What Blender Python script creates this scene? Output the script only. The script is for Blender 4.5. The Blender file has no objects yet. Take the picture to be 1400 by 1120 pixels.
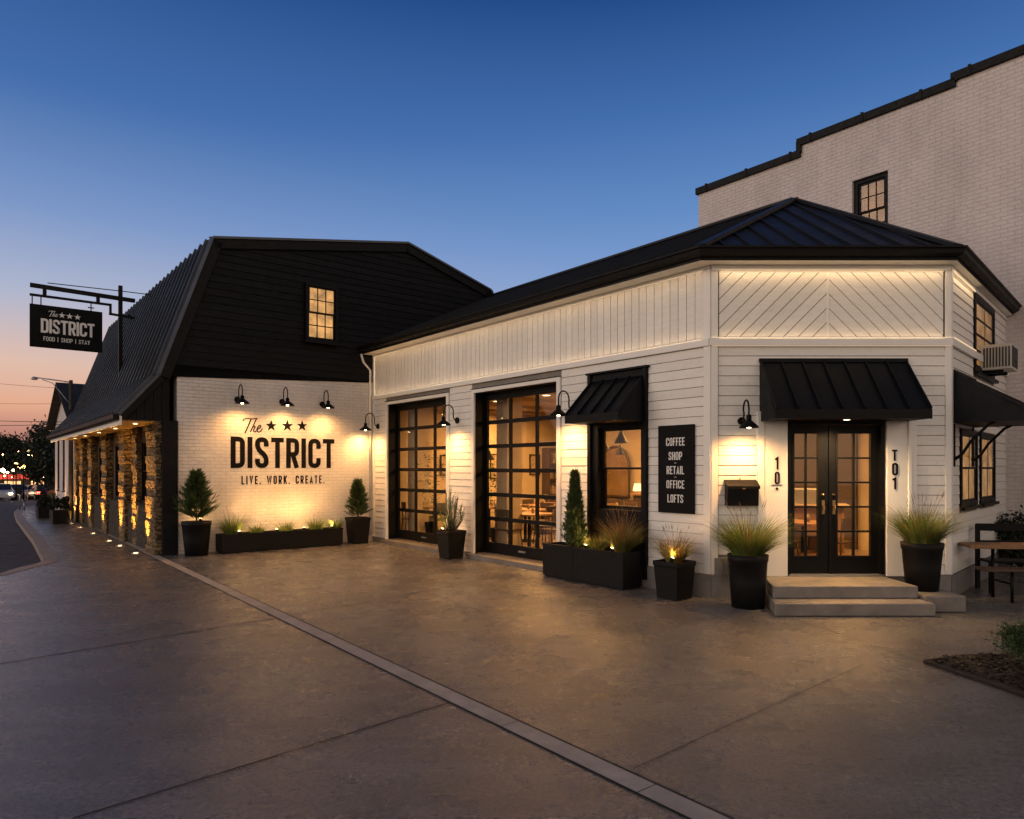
import bpy, math, random
from math import sin, cos, pi, radians, sqrt, atan2
from mathutils import Vector
R = random.Random(7)
sc = bpy.context.scene
COL = sc.collection
FPX = 946.0; CX = 700.0; HY = 640.0; EYE = 1.8

# ------------------------------------------------------------ camera
cam = bpy.data.objects.new("camera", bpy.data.cameras.new("camera"))
COL.objects.link(cam); sc.camera = cam
cam.location = (0, 0, EYE); cam.rotation_euler = (pi / 2, 0, 0)
cam.data.sensor_width = 36.0; cam.data.lens = FPX / 1400 * 36
cam.data.shift_y = (HY - 560) / 1400; cam.data.clip_end = 3000; cam.data.clip_start = 0.05

# ------------------------------------------------------------ world (dusk sky)
w = bpy.data.worlds.new("World"); sc.world = w; w.use_nodes = True
nt = w.node_tree; nt.nodes.clear()
def wn(t, **k):
    n = nt.nodes.new(t)
    for a, b in k.items(): setattr(n, a, b)
    return n
def lk(a, b): nt.links.new(a, b)
tc = wn('ShaderNodeTexCoord'); sep = wn('ShaderNodeSeparateXYZ'); lk(tc.outputs['Generated'], sep.inputs[0])
def ramp(stops):
    r = wn('ShaderNodeValToRGB'); r.color_ramp.interpolation = 'EASE'
    r.color_ramp.interpolation = 'LINEAR'
    e = r.color_ramp.elements
    while len(e) < len(stops): e.new(0.5)
    for i, (p, c) in enumerate(stops): e[i].position = p; e[i].color = (*c, 1)
    return r
glow = ramp([(0.0, (.32, .15, .13)), (.045, (.54, .25, .19)), (.075, (.78, .41, .27)), (.125, (.74, .51, .41)),
             (.205, (.43, .47, .61)), (.30, (.20, .31, .57)), (.42, (.058, .155, .41)), (.56, (.022, .082, .27)), (1, (.008, .035, .14))])
away = ramp([(0.0, (.30, .20, .21)), (.06, (.40, .30, .33)), (.16, (.36, .42, .60)), (.26, (.215, .345, .63)), (.34, (.125, .26, .55)),
             (.45, (.055, .155, .41)), (.56, (.016, .07, .245)), (.8, (.010, .045, .17)), (1, (.008, .035, .14))])
lk(sep.outputs['Z'], glow.inputs[0]); lk(sep.outputs['Z'], away.inputs[0])
dot = wn('ShaderNodeVectorMath', operation='DOT_PRODUCT'); lk(tc.outputs['Generated'], dot.inputs[0]); dot.inputs[1].default_value = (-.80, .60, 0)
mr = wn('ShaderNodeMapRange'); mr.interpolation_type = 'SMOOTHSTEP'
lk(dot.outputs['Value'], mr.inputs[0]); mr.inputs[1].default_value = .35; mr.inputs[2].default_value = .98
mx = wn('ShaderNodeMix', data_type='RGBA'); lk(mr.outputs[0], mx.inputs[0]); lk(away.outputs[0], mx.inputs[6]); lk(glow.outputs[0], mx.inputs[7])
behind = ramp([(0.0, (.90, .64, .48)), (.10, (1.27, .94, .70)), (.25, (1.13, .92, .75)), (.45, (.56, .52, .50)), (.7, (.13, .14, .21)), (1, (.014, .04, .14))])  # unseen sky behind the camera, added brighter and warmer to light the facades
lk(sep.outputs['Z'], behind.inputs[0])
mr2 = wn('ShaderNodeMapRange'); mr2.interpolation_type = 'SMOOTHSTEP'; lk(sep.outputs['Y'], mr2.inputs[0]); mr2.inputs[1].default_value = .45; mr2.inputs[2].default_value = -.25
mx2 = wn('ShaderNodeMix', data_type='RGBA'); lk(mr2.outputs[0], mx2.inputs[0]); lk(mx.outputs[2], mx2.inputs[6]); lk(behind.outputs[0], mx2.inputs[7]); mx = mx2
bg = wn('ShaderNodeBackground'); bg.inputs[1].default_value = 1.0; out = wn('ShaderNodeOutputWorld')
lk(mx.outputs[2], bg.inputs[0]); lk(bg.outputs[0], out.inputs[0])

# afterglow of the set sun: one soft, weak, low lamp
sun = bpy.data.objects.new("sun", bpy.data.lights.new("sun", 'SUN')); COL.objects.link(sun)
sun.data.energy = 0.55; sun.data.angle = radians(35); sun.data.color = (1.0, .80, .66)
sun.rotation_euler = Vector((-.93, -.30, .30)).to_track_quat('Z', 'Y').to_euler()

sc.view_settings.view_transform = 'Standard'; sc.view_settings.look = 'None'
sc.view_settings.exposure = 0.0; sc.view_settings.gamma = 1.0; sc.view_settings.use_curve_mapping = False
sc.render.engine = 'CYCLES'
try:
    sc.cycles.use_denoising = True; sc.cycles.denoiser = 'OPENIMAGEDENOISE'
    sc.cycles.caustics_reflective = False; sc.cycles.caustics_refractive = False
    sc.cycles.max_bounces = 7; sc.cycles.diffuse_bounces = 3; sc.cycles.glossy_bounces = 3
    sc.cycles.transparent_max_bounces = 16; sc.cycles.sample_clamp_indirect = 4.0
except Exception: pass

# ------------------------------------------------------------ frames and unprojection helpers
class Frame:
    def __init__(s, x, y, rz, z=0.0):
        s.x, s.y, s.z, s.rz = x, y, z, rz; s.c, s.s = cos(rz), sin(rz)
    def w(s, p): return (s.x + p[0] * s.c - p[1] * s.s, s.y + p[0] * s.s + p[1] * s.c, s.z + p[2])
    def sub(s, u, v, z=0.0, rz=0.0):
        q = s.w((u, v, z)); return Frame(q[0], q[1], s.rz + rz, q[2])
    def px(s, x, y, v=0.0):       # where the sight line through a point of the photograph meets this wall
        k = (x - CX) / FPX; m = (HY - y) / FPX
        nx, ny = -s.s, s.c
        d = (v + s.x * nx + s.y * ny) / (k * nx + ny)
        return ((d * k - s.x) * s.c + (d - s.y) * s.s, EYE + m * d - s.z)
def gnd(x, y, z=0.0):
    d = FPX * (EYE - z) / (y - HY); return ((x - CX) / FPX * d, d)
TH = atan2(765, 946)
P0 = (2.75, 9.57); P1 = (6.05, 9.57)
W0 = Frame(0, 0, 0)
G = Frame(P0[0], P0[1], -(pi / 2 - TH))           # long garage wall; u runs to -9.9
E = Frame(P0[0], P0[1], 0.0)                      # entrance wall, u 0..3.3
RT = Frame(P1[0], P1[1], radians(46.5))           # right wall
q = G.w((-9.88, 0, 0)); BR = Frame(q[0], q[1], TH) # lettered brick wall, u -4.79..0
q = BR.w((-4.79, 0, 0)); ST = Frame(q[0], q[1], -(pi / 2 - TH))  # street wall, u = 0..-12
q = G.w((0, 7.0, 0)); BB = Frame(q[0], q[1], -(pi / 2 - TH))     # tall brick building

# ------------------------------------------------------------ mesh builder
class MB:
    def __init__(s): s.v = []; s.l = []; s.f = []; s.sm = []; s.col = []
    def add(s, fr, pts, faces, smooth=False, col=None):
        b = len(s.v)
        for p in pts: s.v.append(fr.w(p)); s.l.append(p)
        for f in faces: s.f.append([b + i for i in f]); s.sm.append(smooth); s.col.append(col)
    def box(s, fr, u0, u1, v0, v1, z0, z1):
        if u0 > u1: u0, u1 = u1, u0
        if v0 > v1: v0, v1 = v1, v0
        if z0 > z1: z0, z1 = z1, z0
        s.add(fr, [(u0, v0, z0), (u1, v0, z0), (u1, v1, z0), (u0, v1, z0), (u0, v0, z1), (u1, v0, z1), (u1, v1, z1), (u0, v1, z1)],
              [(0, 3, 2, 1), (4, 5, 6, 7), (0, 1, 5, 4), (1, 2, 6, 5), (2, 3, 7, 6), (3, 0, 4, 7)])
    def hexa(s, fr, lo, hi):      # 4 lower and 4 upper points
        s.add(fr, list(lo) + list(hi), [(0, 3, 2, 1), (4, 5, 6, 7), (0, 1, 5, 4), (1, 2, 6, 5), (2, 3, 7, 6), (3, 0, 4, 7)])
    def prism(s, fr, a, b):       # two matching polygons
        n = len(a)
        s.add(fr, list(a) + list(b), [tuple(range(n - 1, -1, -1)), tuple(range(n, 2 * n))] + [(i, (i + 1) % n, n + (i + 1) % n, n + i) for i in range(n)])
    def slab(s, fr, poly, z0, z1): s.prism(fr, [(x, y, z0) for x, y in poly], [(x, y, z1) for x, y in poly])
    def wallpoly(s, fr, poly, v0, v1): s.prism(fr, [(u, v0, z) for u, z in poly], [(u, v1, z) for u, z in poly])
    def tube(s, fr, path, r, n=10, r2=None, caps=True):
        P = [Vector(p) for p in path]; m = len(P); rings = []
        prev = None
        for i, p in enumerate(P):
            t = (P[min(i + 1, m - 1)] - P[max(i - 1, 0)]).normalized()
            if prev is None:
                a = Vector((0, 0, 1)) if abs(t.z) < .9 else Vector((1, 0, 0)); x = t.cross(a).normalized()
            else:
                x = (prev - t * prev.dot(t)).normalized()
            prev = x; y = t.cross(x)
            rr = r if r2 is None else r + (r2 - r) * i / (m - 1)
            rings += [tuple(p + x * (rr * cos(2 * pi * j / n)) + y * (rr * sin(2 * pi * j / n))) for j in range(n)]
        F = [(i * n + j, i * n + (j + 1) % n, (i + 1) * n + (j + 1) % n, (i + 1) * n + j) for i in range(m - 1) for j in range(n)]
        if caps: F += [tuple(range(n - 1, -1, -1)), tuple(range((m - 1) * n, m * n))]
        s.add(fr, rings, F, True)
    def lathe(s, fr, prof, c=(0, 0, 0), n=24, caps=False, sq=False):
        pts = []
        for r, z in prof:
            for j in range(n):
                a = 2 * pi * j / n
                if sq: a = pi / 4 + 2 * pi * j / n
                pts.append((c[0] + r * cos(a), c[1] + r * sin(a), c[2] + z))
        m = len(prof)
        F = [(i * n + j, i * n + (j + 1) % n, (i + 1) * n + (j + 1) % n, (i + 1) * n + j) for i in range(m - 1) for j in range(n)]
        if caps: F += [tuple(range(n - 1, -1, -1)), tuple(range((m - 1) * n, m * n))]
        s.add(fr, pts, F, not sq)
MATRIX = {}
def thing(name, label, cat, fr, group=None):
    o = bpy.data.objects.new(name, None); COL.objects.link(o); o.empty_display_size = .2
    o.location = (fr.x, fr.y, fr.z); o.rotation_euler = (0, 0, fr.rz)
    o['label'] = label; o['category'] = cat
    if group: o['group'] = group
    MATRIX[o.name] = fr
    return o
def part(name, mb, mat, parent=None, bevel=0, label=None, kind=None, cat=None, group=None, fr=None):
    """Link one mesh object; under a parent the world coordinates are turned into the parent's own."""
    root = MATRIX[parent.name] if parent is not None else (fr or W0)
    vs = []
    for p in mb.v:
        dx, dy = p[0] - root.x, p[1] - root.y
        vs.append((dx * root.c + dy * root.s, -dx * root.s + dy * root.c, p[2] - root.z))
    me = bpy.data.meshes.new(name); me.from_pydata(vs, [], mb.f)
    me.materials.append(mat)
    me.polygons.foreach_set('use_smooth', mb.sm)
    uvl = me.uv_layers.new(name="UVMap"); L = mb.l
    buf = []
    for poly in me.polygons:
        ids = list(poly.vertices)
        a, b, c = L[ids[0]], L[ids[1]], L[ids[2]]
        n = Vector((b[0] - a[0], b[1] - a[1], b[2] - a[2])).cross(Vector((c[0] - a[0], c[1] - a[1], c[2] - a[2])))
        ax = max(range(3), key=lambda i: abs(n[i]))
        for i in ids:
            p = L[i]
            buf += ([p[1], p[2]] if ax == 0 else [p[0], p[2]] if ax == 1 else [p[0], p[1]])
    uvl.data.foreach_set('uv', buf)
    if any(c is not None for c in mb.col):
        ca = me.color_attributes.new("tint", 'FLOAT_COLOR', 'CORNER'); cb = []
        for poly, c in zip(me.polygons, mb.col):
            cb += list((*(c or (1, 1, 1)), 1)) * poly.loop_total
        ca.data.foreach_set('color', cb)
    o = bpy.data.objects.new(name, me); COL.objects.link(o)
    if parent is not None:
        o.parent = parent; MATRIX[o.name] = root
    else:
        o.location = (root.x, root.y, root.z); o.rotation_euler = (0, 0, root.rz); MATRIX[o.name] = root
    if bevel:
        m = o.modifiers.new('bevel', 'BEVEL'); m.width = bevel; m.segments = 2; m.limit_method = 'ANGLE'
    if label: o['label'] = label
    if kind: o['kind'] = kind
    if cat: o['category'] = cat
    if group: o['group'] = group
    return o
def lamp(kind, p, energy, color, parent=None, target=None, size=.03, cone=None, blend=.5, name='bulb_light'):
    d = bpy.data.lights.new(name, kind); d.energy = energy * (8.0 if kind == 'SPOT' else 2.9 if kind == 'AREA' else 1.9); d.color = color
    if kind == 'AREA': d.shape = 'DISK'; d.size = size
    else: d.shadow_soft_size = size
    if kind == 'SPOT': d.spot_size = radians(cone); d.spot_blend = blend
    o = bpy.data.objects.new(name, d); COL.objects.link(o)
    rz = 0
    if parent is not None:
        root = MATRIX[parent.name]; dx, dy = p[0] - root.x, p[1] - root.y
        o.parent = parent; o.location = (dx * root.c + dy * root.s, -dx * root.s + dy * root.c, p[2] - root.z); rz = root.rz
    else: o.location = p
    if target is not None:
        t = Vector(target) - Vector(p)
        t = Vector((t.x * cos(rz) + t.y * sin(rz), -t.x * sin(rz) + t.y * cos(rz), t.z))
        o.rotation_euler = (-t).to_track_quat('Z', 'Y').to_euler()
    return o

# ------------------------------------------------------------ materials
def base_mat(name):
    m = bpy.data.materials.new(name); m.use_nodes = True
    n = m.node_tree; return m, n, n.nodes['Principled BSDF']
def N(n, t, **k):
    x = n.nodes.new(t)
    for a, b in k.items(): setattr(x, a, b)
    return x
def vary(n, src, c1, c2, scale, detail=4, lo=.3, hi=.7, rough=.6, stretch=None):
    no = N(n, 'ShaderNodeTexNoise'); no.inputs['Scale'].default_value = scale; no.inputs['Detail'].default_value = detail; no.inputs['Roughness'].default_value = rough
    if stretch:
        mp = N(n, 'ShaderNodeMapping'); mp.inputs['Scale'].default_value = stretch; n.links.new(src, mp.inputs[0]); src = mp.outputs[0]
    n.links.new(src, no.inputs['Vector'])
    r = N(n, 'ShaderNodeValToRGB'); r.color_ramp.elements[0].position = lo; r.color_ramp.elements[1].position = hi
    r.color_ramp.elements[0].color = (*c1, 1); r.color_ramp.elements[1].color = (*c2, 1)
    n.links.new(no.outputs['Fac'], r.inputs[0]); return r.outputs[0]
def mat(name, col, rough=.6, metal=0, var=.15, scale=3, bump=.1, bscale=60, spec=.5, stretch=None, coord='Object', island=0):
    m, n, b = base_mat(name)
    t = N(n, 'ShaderNodeTexCoord').outputs[coord]
    c1 = tuple(c * (1 - var) for c in col); c2 = tuple(min(1, c * (1 + var)) for c in col)
    cc = vary(n, t, c1, c2, scale, 6, stretch=stretch)
    if island:
        ge = N(n, 'ShaderNodeNewGeometry'); ir = N(n, 'ShaderNodeMapRange'); n.links.new(ge.outputs['Random Per Island'], ir.inputs[0]); ir.inputs[3].default_value = 1 - island; ir.inputs[4].default_value = 1.0
        im = N(n, 'ShaderNodeVectorMath', operation='SCALE'); n.links.new(cc, im.inputs[0]); n.links.new(ir.outputs[0], im.inputs['Scale']); cc = im.outputs[0]
        sc_ = vary(n, t, (.86, .83, .78), (1, 1, 1), 14, 8, .33, .48, .8)
        i2 = N(n, 'ShaderNodeMix', data_type='RGBA', blend_type='MULTIPLY'); i2.inputs[0].default_value = .7; n.links.new(cc, i2.inputs[6]); n.links.new(sc_, i2.inputs[7]); cc = i2.outputs[2]
    n.links.new(cc, b.inputs['Base Color'])
    rv = vary(n, t, (rough * .85,) * 3, (min(1, rough * 1.15),) * 3, scale * 2.3)
    n.links.new(rv, b.inputs['Roughness']); b.inputs['Metallic'].default_value = metal
    b.inputs['Specular IOR Level'].default_value = spec
    if bump:
        no = N(n, 'ShaderNodeTexNoise'); no.inputs['Scale'].default_value = bscale; no.inputs['Detail'].default_value = 5
        n.links.new(t, no.inputs['Vector'])
        bp = N(n, 'ShaderNodeBump'); bp.inputs['Strength'].default_value = bump; bp.inputs['Distance'].default_value = .01
        n.links.new(no.outputs['Fac'], bp.inputs['Height']); n.links.new(bp.outputs[0], b.inputs['Normal'])
    return m
def emis(name, col, strength, var=0, scale=3):
    m, n, b = base_mat(name); n.nodes.remove(b)
    e = N(n, 'ShaderNodeEmission'); e.inputs[1].default_value = strength; e.inputs[0].default_value = (*col, 1)
    if var:
        t = N(n, 'ShaderNodeTexCoord').outputs['Object']
        n.links.new(vary(n, t, tuple(c * (1 - var) for c in col), col, scale, 3, .35, .65), e.inputs[0])
    n.links.new(e.outputs[0], n.nodes['Material Output'].inputs[0]); return m
def glass_mat(name, tint=(1, 1, 1), refl=1.0):
    m, n, b = base_mat(name); n.nodes.remove(b)
    tr = N(n, 'ShaderNodeBsdfTransparent'); tr.inputs[0].default_value = (*tint, 1)
    gl = N(n, 'ShaderNodeBsdfGlossy'); gl.inputs['Roughness'].default_value = .02
    fr = N(n, 'ShaderNodeLayerWeight'); fr.inputs[0].default_value = .5
    pw = N(n, 'ShaderNodeMath', operation='POWER'); pw.inputs[1].default_value = 4.5; n.links.new(fr.outputs['Facing'], pw.inputs[0])
    mu = N(n, 'ShaderNodeMath', operation='MULTIPLY_ADD'); mu.inputs[1].default_value = .85 * refl; mu.inputs[2].default_value = .035; n.links.new(pw.outputs[0], mu.inputs[0])
    mi = N(n, 'ShaderNodeMixShader'); n.links.new(mu.outputs[0], mi.inputs[0]); n.links.new(tr.outputs[0], mi.inputs[1]); n.links.new(gl.outputs[0], mi.inputs[2])
    n.links.new(mi.outputs[0], n.nodes['Material Output'].inputs[0]); return m
def brick_mat(name, c1, c2, mortar, bw=.215, bh=.075, ms=.008, rough=.75, bump=.5, wear=None, mscale=1.0):
    m, n, b = base_mat(name)
    uv = N(n, 'ShaderNodeTexCoord').outputs['UV']
    dn = N(n, 'ShaderNodeTexNoise'); dn.inputs['Scale'].default_value = 9; n.links.new(uv, dn.inputs['Vector'])
    ma = N(n, 'ShaderNodeVectorMath', operation='MULTIPLY_ADD'); n.links.new(dn.outputs['Color'], ma.inputs[0]); ma.inputs[1].default_value = (.012, .012, 0); n.links.new(uv, ma.inputs[2])
    br = N(n, 'ShaderNodeTexBrick'); n.links.new(ma.outputs[0], br.inputs['Vector'])
    br.inputs['Scale'].default_value = 1; br.inputs['Brick Width'].default_value = bw; br.inputs['Row Height'].default_value = bh
    br.inputs['Mortar Size'].default_value = ms; br.inputs['Mortar Smooth'].default_value = .4; br.inputs['Bias'].default_value = -.2
    br.inputs['Color1'].default_value = (*c1, 1); br.inputs['Color2'].default_value = (*c2, 1); br.inputs['Mortar'].default_value = (*mortar, 1)
    col = br.outputs['Color']
    st = vary(n, uv, (.68, .66, .65), (1, 1, 1), 1.1, 10, .28, .58, .7, stretch=(1, .45, 1))
    mm = N(n, 'ShaderNodeMix', data_type='RGBA', blend_type='MULTIPLY'); mm.inputs[0].default_value = .75
    n.links.new(col, mm.inputs[6]); n.links.new(st, mm.inputs[7]); col = mm.outputs[2]
    if wear:
        wf = vary(n, uv, (0,) * 3, (1,) * 3, 3.0, 10, .66, .74, .75)
        m2 = N(n, 'ShaderNodeMix', data_type='RGBA'); n.links.new(wf, m2.inputs[0]); n.links.new(col, m2.inputs[6]); m2.inputs[7].default_value = (*wear, 1); col = m2.outputs[2]
    n.links.new(col, b.inputs['Base Color']); b.inputs['Roughness'].default_value = rough
    no = N(n, 'ShaderNodeTexNoise'); no.inputs['Scale'].default_value = 30; no.inputs['Detail'].default_value = 8; n.links.new(uv, no.inputs['Vector'])
    nb = N(n, 'ShaderNodeTexNoise'); nb.inputs['Scale'].default_value = 7; nb.inputs['Detail'].default_value = 2; n.links.new(uv, nb.inputs['Vector'])
    a1 = N(n, 'ShaderNodeMath', operation='MULTIPLY_ADD'); n.links.new(no.outputs['Fac'], a1.inputs[0]); a1.inputs[1].default_value = .5
    inv = N(n, 'ShaderNodeMath', operation='SUBTRACT'); inv.inputs[0].default_value = 1; n.links.new(br.outputs['Fac'], inv.inputs[1])
    n.links.new(inv.outputs[0], a1.inputs[2])
    a2 = N(n, 'ShaderNodeMath', operation='MULTIPLY_ADD'); n.links.new(nb.outputs['Fac'], a2.inputs[0]); a2.inputs[1].default_value = .9; n.links.new(a1.outputs[0], a2.inputs[2])
    bp = N(n, 'ShaderNodeBump'); bp.inputs['Strength'].default_value = bump; bp.inputs['Distance'].default_value = .012 * mscale
    n.links.new(a2.outputs[0], bp.inputs['Height']); n.links.new(bp.outputs[0], b.inputs['Normal'])
    return m
def stone_mat(name, c1, c2, dark):
    m, n, b = base_mat(name)
    t = N(n, 'ShaderNodeTexCoord').outputs['Object']
    mp = N(n, 'ShaderNodeMapping'); mp.inputs['Scale'].default_value = (1, 1, 2.2); n.links.new(t, mp.inputs[0])
    vo = N(n, 'ShaderNodeTexVoronoi'); vo.inputs['Scale'].default_value = 5.5; n.links.new(mp.outputs[0], vo.inputs['Vector'])
    ve = N(n, 'ShaderNodeTexVoronoi', feature='DISTANCE_TO_EDGE'); ve.inputs['Scale'].default_value = 5.5; n.links.new(mp.outputs[0], ve.inputs['Vector'])
    mc = N(n, 'ShaderNodeMix', data_type='RGBA'); sp = N(n, 'ShaderNodeSeparateColor'); n.links.new(vo.outputs['Color'], sp.inputs[0]); n.links.new(sp.outputs[0], mc.inputs[0])
    mc.inputs[6].default_value = (*c1, 1); mc.inputs[7].default_value = (*c2, 1)
    rr = N(n, 'ShaderNodeValToRGB'); rr.color_ramp.elements[0].position = .02; rr.color_ramp.elements[1].position = .08; n.links.new(ve.outputs['Distance'], rr.inputs[0])
    m2 = N(n, 'ShaderNodeMix', data_type='RGBA'); n.links.new(rr.outputs[0], m2.inputs[0]); m2.inputs[6].default_value = (*dark, 1); n.links.new(mc.outputs[2], m2.inputs[7])
    n.links.new(m2.outputs[2], b.inputs['Base Color']); b.inputs['Roughness'].default_value = .85
    no = N(n, 'ShaderNodeTexNoise'); no.inputs['Scale'].default_value = 14; no.inputs['Detail'].default_value = 7; n.links.new(t, no.inputs['Vector'])
    ad = N(n, 'ShaderNodeMath', operation='MULTIPLY_ADD'); n.links.new(no.outputs['Fac'], ad.inputs[0]); ad.inputs[1].default_value = 1.2; n.links.new(rr.outputs[0], ad.inputs[2])
    bp = N(n, 'ShaderNodeBump'); bp.inputs['Strength'].default_value = 1; bp.inputs['Distance'].default_value = .05
    n.links.new(ad.outputs[0], bp.inputs['Height']); n.links.new(bp.outputs[0], b.inputs['Normal']); return m
def leaf_mat(name, c1, c2, tint=True, scale=6):
    m, n, b = base_mat(name)
    t = N(n, 'ShaderNodeTexCoord').outputs['Object']
    c = vary(n, t, c1, c2, scale, 4, .35, .65)
    if tint:
        at = N(n, 'ShaderNodeAttribute'); at.attribute_name = 'tint'
        mm = N(n, 'ShaderNodeMix', data_type='RGBA', blend_type='MULTIPLY'); mm.inputs[0].default_value = 1
        n.links.new(c, mm.inputs[6]); n.links.new(at.outputs['Color'], mm.inputs[7]); c = mm.outputs[2]
    n.links.new(c, b.inputs['Base Color']); b.inputs['Roughness'].default_value = .6
    tl = N(n, 'ShaderNodeBsdfTranslucent'); n.links.new(c, tl.inputs[0])
    mi = N(n, 'ShaderNodeMixShader'); mi.inputs[0].default_value = .3; n.links.new(b.outputs[0], mi.inputs[1]); n.links.new(tl.outputs[0], mi.inputs[2])
    n.links.new(mi.outputs[0], n.nodes['Material Output'].inputs[0]); return m
def concrete_ground(name, col, rlo, rhi):
    m, n, b = base_mat(name)
    t = N(n, 'ShaderNodeTexCoord').outputs['Object']
    big = vary(n, t, tuple(c * .80 for c in col), tuple(c * 1.16 for c in col), .6, 8, .2, .8, .65, stretch=(1, 1.6, 1))
    fine = vary(n, t, (.50,) * 3, (1.32,) * 3, 30, 8, .40, .60, .8)
    mm = N(n, 'ShaderNodeMix', data_type='RGBA', blend_type='MULTIPLY'); mm.inputs[0].default_value = 1
    n.links.new(big, mm.inputs[6]); n.links.new(fine, mm.inputs[7])
    st = vary(n, t, (.50, .49, .48), (1.08, 1.07, 1.05), 1.5, 9, .30, .70, .72, stretch=(.55, 1.5, 1))
    m3 = N(n, 'ShaderNodeMix', data_type='RGBA', blend_type='MULTIPLY'); m3.inputs[0].default_value = .85
    n.links.new(mm.outputs[2], m3.inputs[6]); n.links.new(st, m3.inputs[7]); n.links.new(m3.outputs[2], b.inputs['Base Color'])
    n.links.new(vary(n, t, (rlo,) * 3, (rhi,) * 3, 1.7, 8, .25, .75, .7), b.inputs['Roughness'])
    b.inputs['Specular IOR Level'].default_value = .55
    h1 = N(n, 'ShaderNodeTexNoise'); h1.inputs['Scale'].default_value = 7; h1.inputs['Detail'].default_value = 3; n.links.new(t, h1.inputs['Vector'])
    mp = N(n, 'ShaderNodeMapping'); mp.inputs['Rotation'].default_value = (0, 0, TH); mp.inputs['Scale'].default_value = (60, 240, 1); n.links.new(t, mp.inputs[0])
    h2 = N(n, 'ShaderNodeTexNoise'); h2.inputs['Scale'].default_value = 1; h2.inputs['Detail'].default_value = 4; n.links.new(mp.outputs[0], h2.inputs['Vector'])
    b1 = N(n, 'ShaderNodeBump'); b1.inputs['Strength'].default_value = .5; b1.inputs['Distance'].default_value = .006; n.links.new(h1.outputs['Fac'], b1.inputs['Height'])
    b2 = N(n, 'ShaderNodeBump'); b2.inputs['Strength'].default_value = .5; b2.inputs['Distance'].default_value = .007; n.links.new(h2.outputs['Fac'], b2.inputs['Height'])
    n.links.new(b1.outputs[0], b2.inputs['Normal']); n.links.new(b2.outputs[0], b.inputs['Normal']); return m

M = {}
M['white'] = mat('white_painted_wood', (.84, .81, .75), .55, island=.10, var=.05, scale=4, bump=.15, bscale=40, stretch=(1, 1, 6))
M['whitetrim'] = mat('white_trim_paint', (.82, .80, .745), .5, var=.04, scale=3, bump=.05)
M['gap'] = mat('board_gap_shadow_wood', (.22, .20, .18), .8, var=.1)
M['black'] = mat('black_painted_metal', (.0045, .0045, .005), .5, spec=.14, var=.25, scale=5, bump=.08, bscale=25)
M['blackwood'] = mat('black_stained_boards', (.0085, .0088, .0095), .7, island=.3, spec=.16, var=.35, scale=5, bump=.35, bscale=18, stretch=(.6, 1, 9))
M['roofmetal'] = mat('dark_standing_seam_metal', (.015, .016, .018), .5, metal=.0, spec=.2, var=.2, scale=1.6, bump=.03, bscale=3)
M['ribbed'] = mat('ribbed_dark_metal', (.05, .055, .065), .36, metal=.6, var=.2, scale=1.6, bump=.02, bscale=3)
M['awning'] = mat('black_awning_metal', (.005, .006, .008), .5, spec=.14, metal=.1, var=.2, scale=3, bump=.05, bscale=10)
M['brickwhite'] = brick_mat('white_painted_brick', (.74, .71, .67), (.70, .67, .63), (.62, .59, .56), wear=(.44, .40, .36), bump=1.0)
M['bricktall'] = brick_mat('weathered_white_painted_brick', (.68, .62, .60), (.655, .597, .58), (.62, .56, .545), bw=.22, bh=.078, ms=.007, wear=(.44, .38, .34), bump=.75, mscale=1.4)
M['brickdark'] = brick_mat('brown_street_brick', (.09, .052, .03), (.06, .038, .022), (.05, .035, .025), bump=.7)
M['stone'] = stone_mat('rough_fieldstone', (.25, .165, .075), (.14, .09, .042), (.05, .032, .016))
M['stonedark'] = stone_mat('dark_base_stone', (.06, .045, .032), (.035, .027, .02), (.03, .02, .015))
M['concrete'] = concrete_ground('worn_concrete', (.185, .172, .162), .19, .36)
M['band'] = mat('pale_concrete_band', (.33, .29, .25), .6, var=.22, scale=4, bump=.2, bscale=50)
M['kerb'] = mat('kerb_concrete', (.26, .21, .17), .65, var=.25, scale=3, bump=.3, bscale=30)
M['asphalt'] = mat('asphalt', (.055, .044, .039), .7, spec=.2, var=.25, scale=2, bump=.4, bscale=90)
M['joint'] = mat('joint_dirt', (.010, .008, .007), .9, var=.3, bump=0)
M['founda'] = mat('grey_foundation_concrete', (.20, .19, .18), .75, var=.2, scale=5, bump=.3, bscale=25)
M['step'] = mat('step_concrete', (.185, .165, .148), .6, var=.28, scale=3.5, bump=.25, bscale=40)
M['pot'] = mat('charcoal_planter_resin', (.0068, .0068, .0072), .55, spec=.18, var=.25, scale=6, bump=.15, bscale=35)
M['soil'] = mat('potting_soil', (.03, .022, .015), .95, var=.5, scale=25, bump=1, bscale=60)
M['mulch'] = mat('dark_bark_mulch', (.022, .014, .010), .95, var=.6, scale=30, bump=1, bscale=45)
M['glass'] = glass_mat('clear_window_glass', (.97, .96, .93), 1.0)
M['chipwood'] = leaf_mat('bark_chip', (.030, .019, .013), (.018, .012, .008))
M['paint'] = mat('black_sign_paint', (.006, .005, .005), .8, spec=.1, var=.2, bump=.1, bscale=30)
M['signwhite'] = mat('white_sign_letters', (.82, .81, .78), .6, var=.04, bump=0)
M['signblack'] = mat('black_sign_panel', (.004, .004, .0045), .6, spec=.12, var=.2, bump=.05)
M['bulb'] = emis('warm_bulb', (1, .72, .36), 22)
M['spotlens'] = emis('warm_spot_lens', (1, .66, .28), 30)
M['led'] = emis('warm_led_strip', (1, .70, .40), 1.0)
M['leddim'] = emis('dim_warm_led_strip', (1, .72, .46), .6)
M['blind'] = emis('lamplit_window_blind', (1.0, .50, .16), 1.0, .62, 3.4)
M['blinddim'] = emis('dim_lamplit_window_blind', (.55, .26, .12), .55, .5, 3)
M['inwall'] = mat('warm_cream_plaster', (.42, .33, .22), .8, var=.15, scale=1.5, bump=.05)
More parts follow.
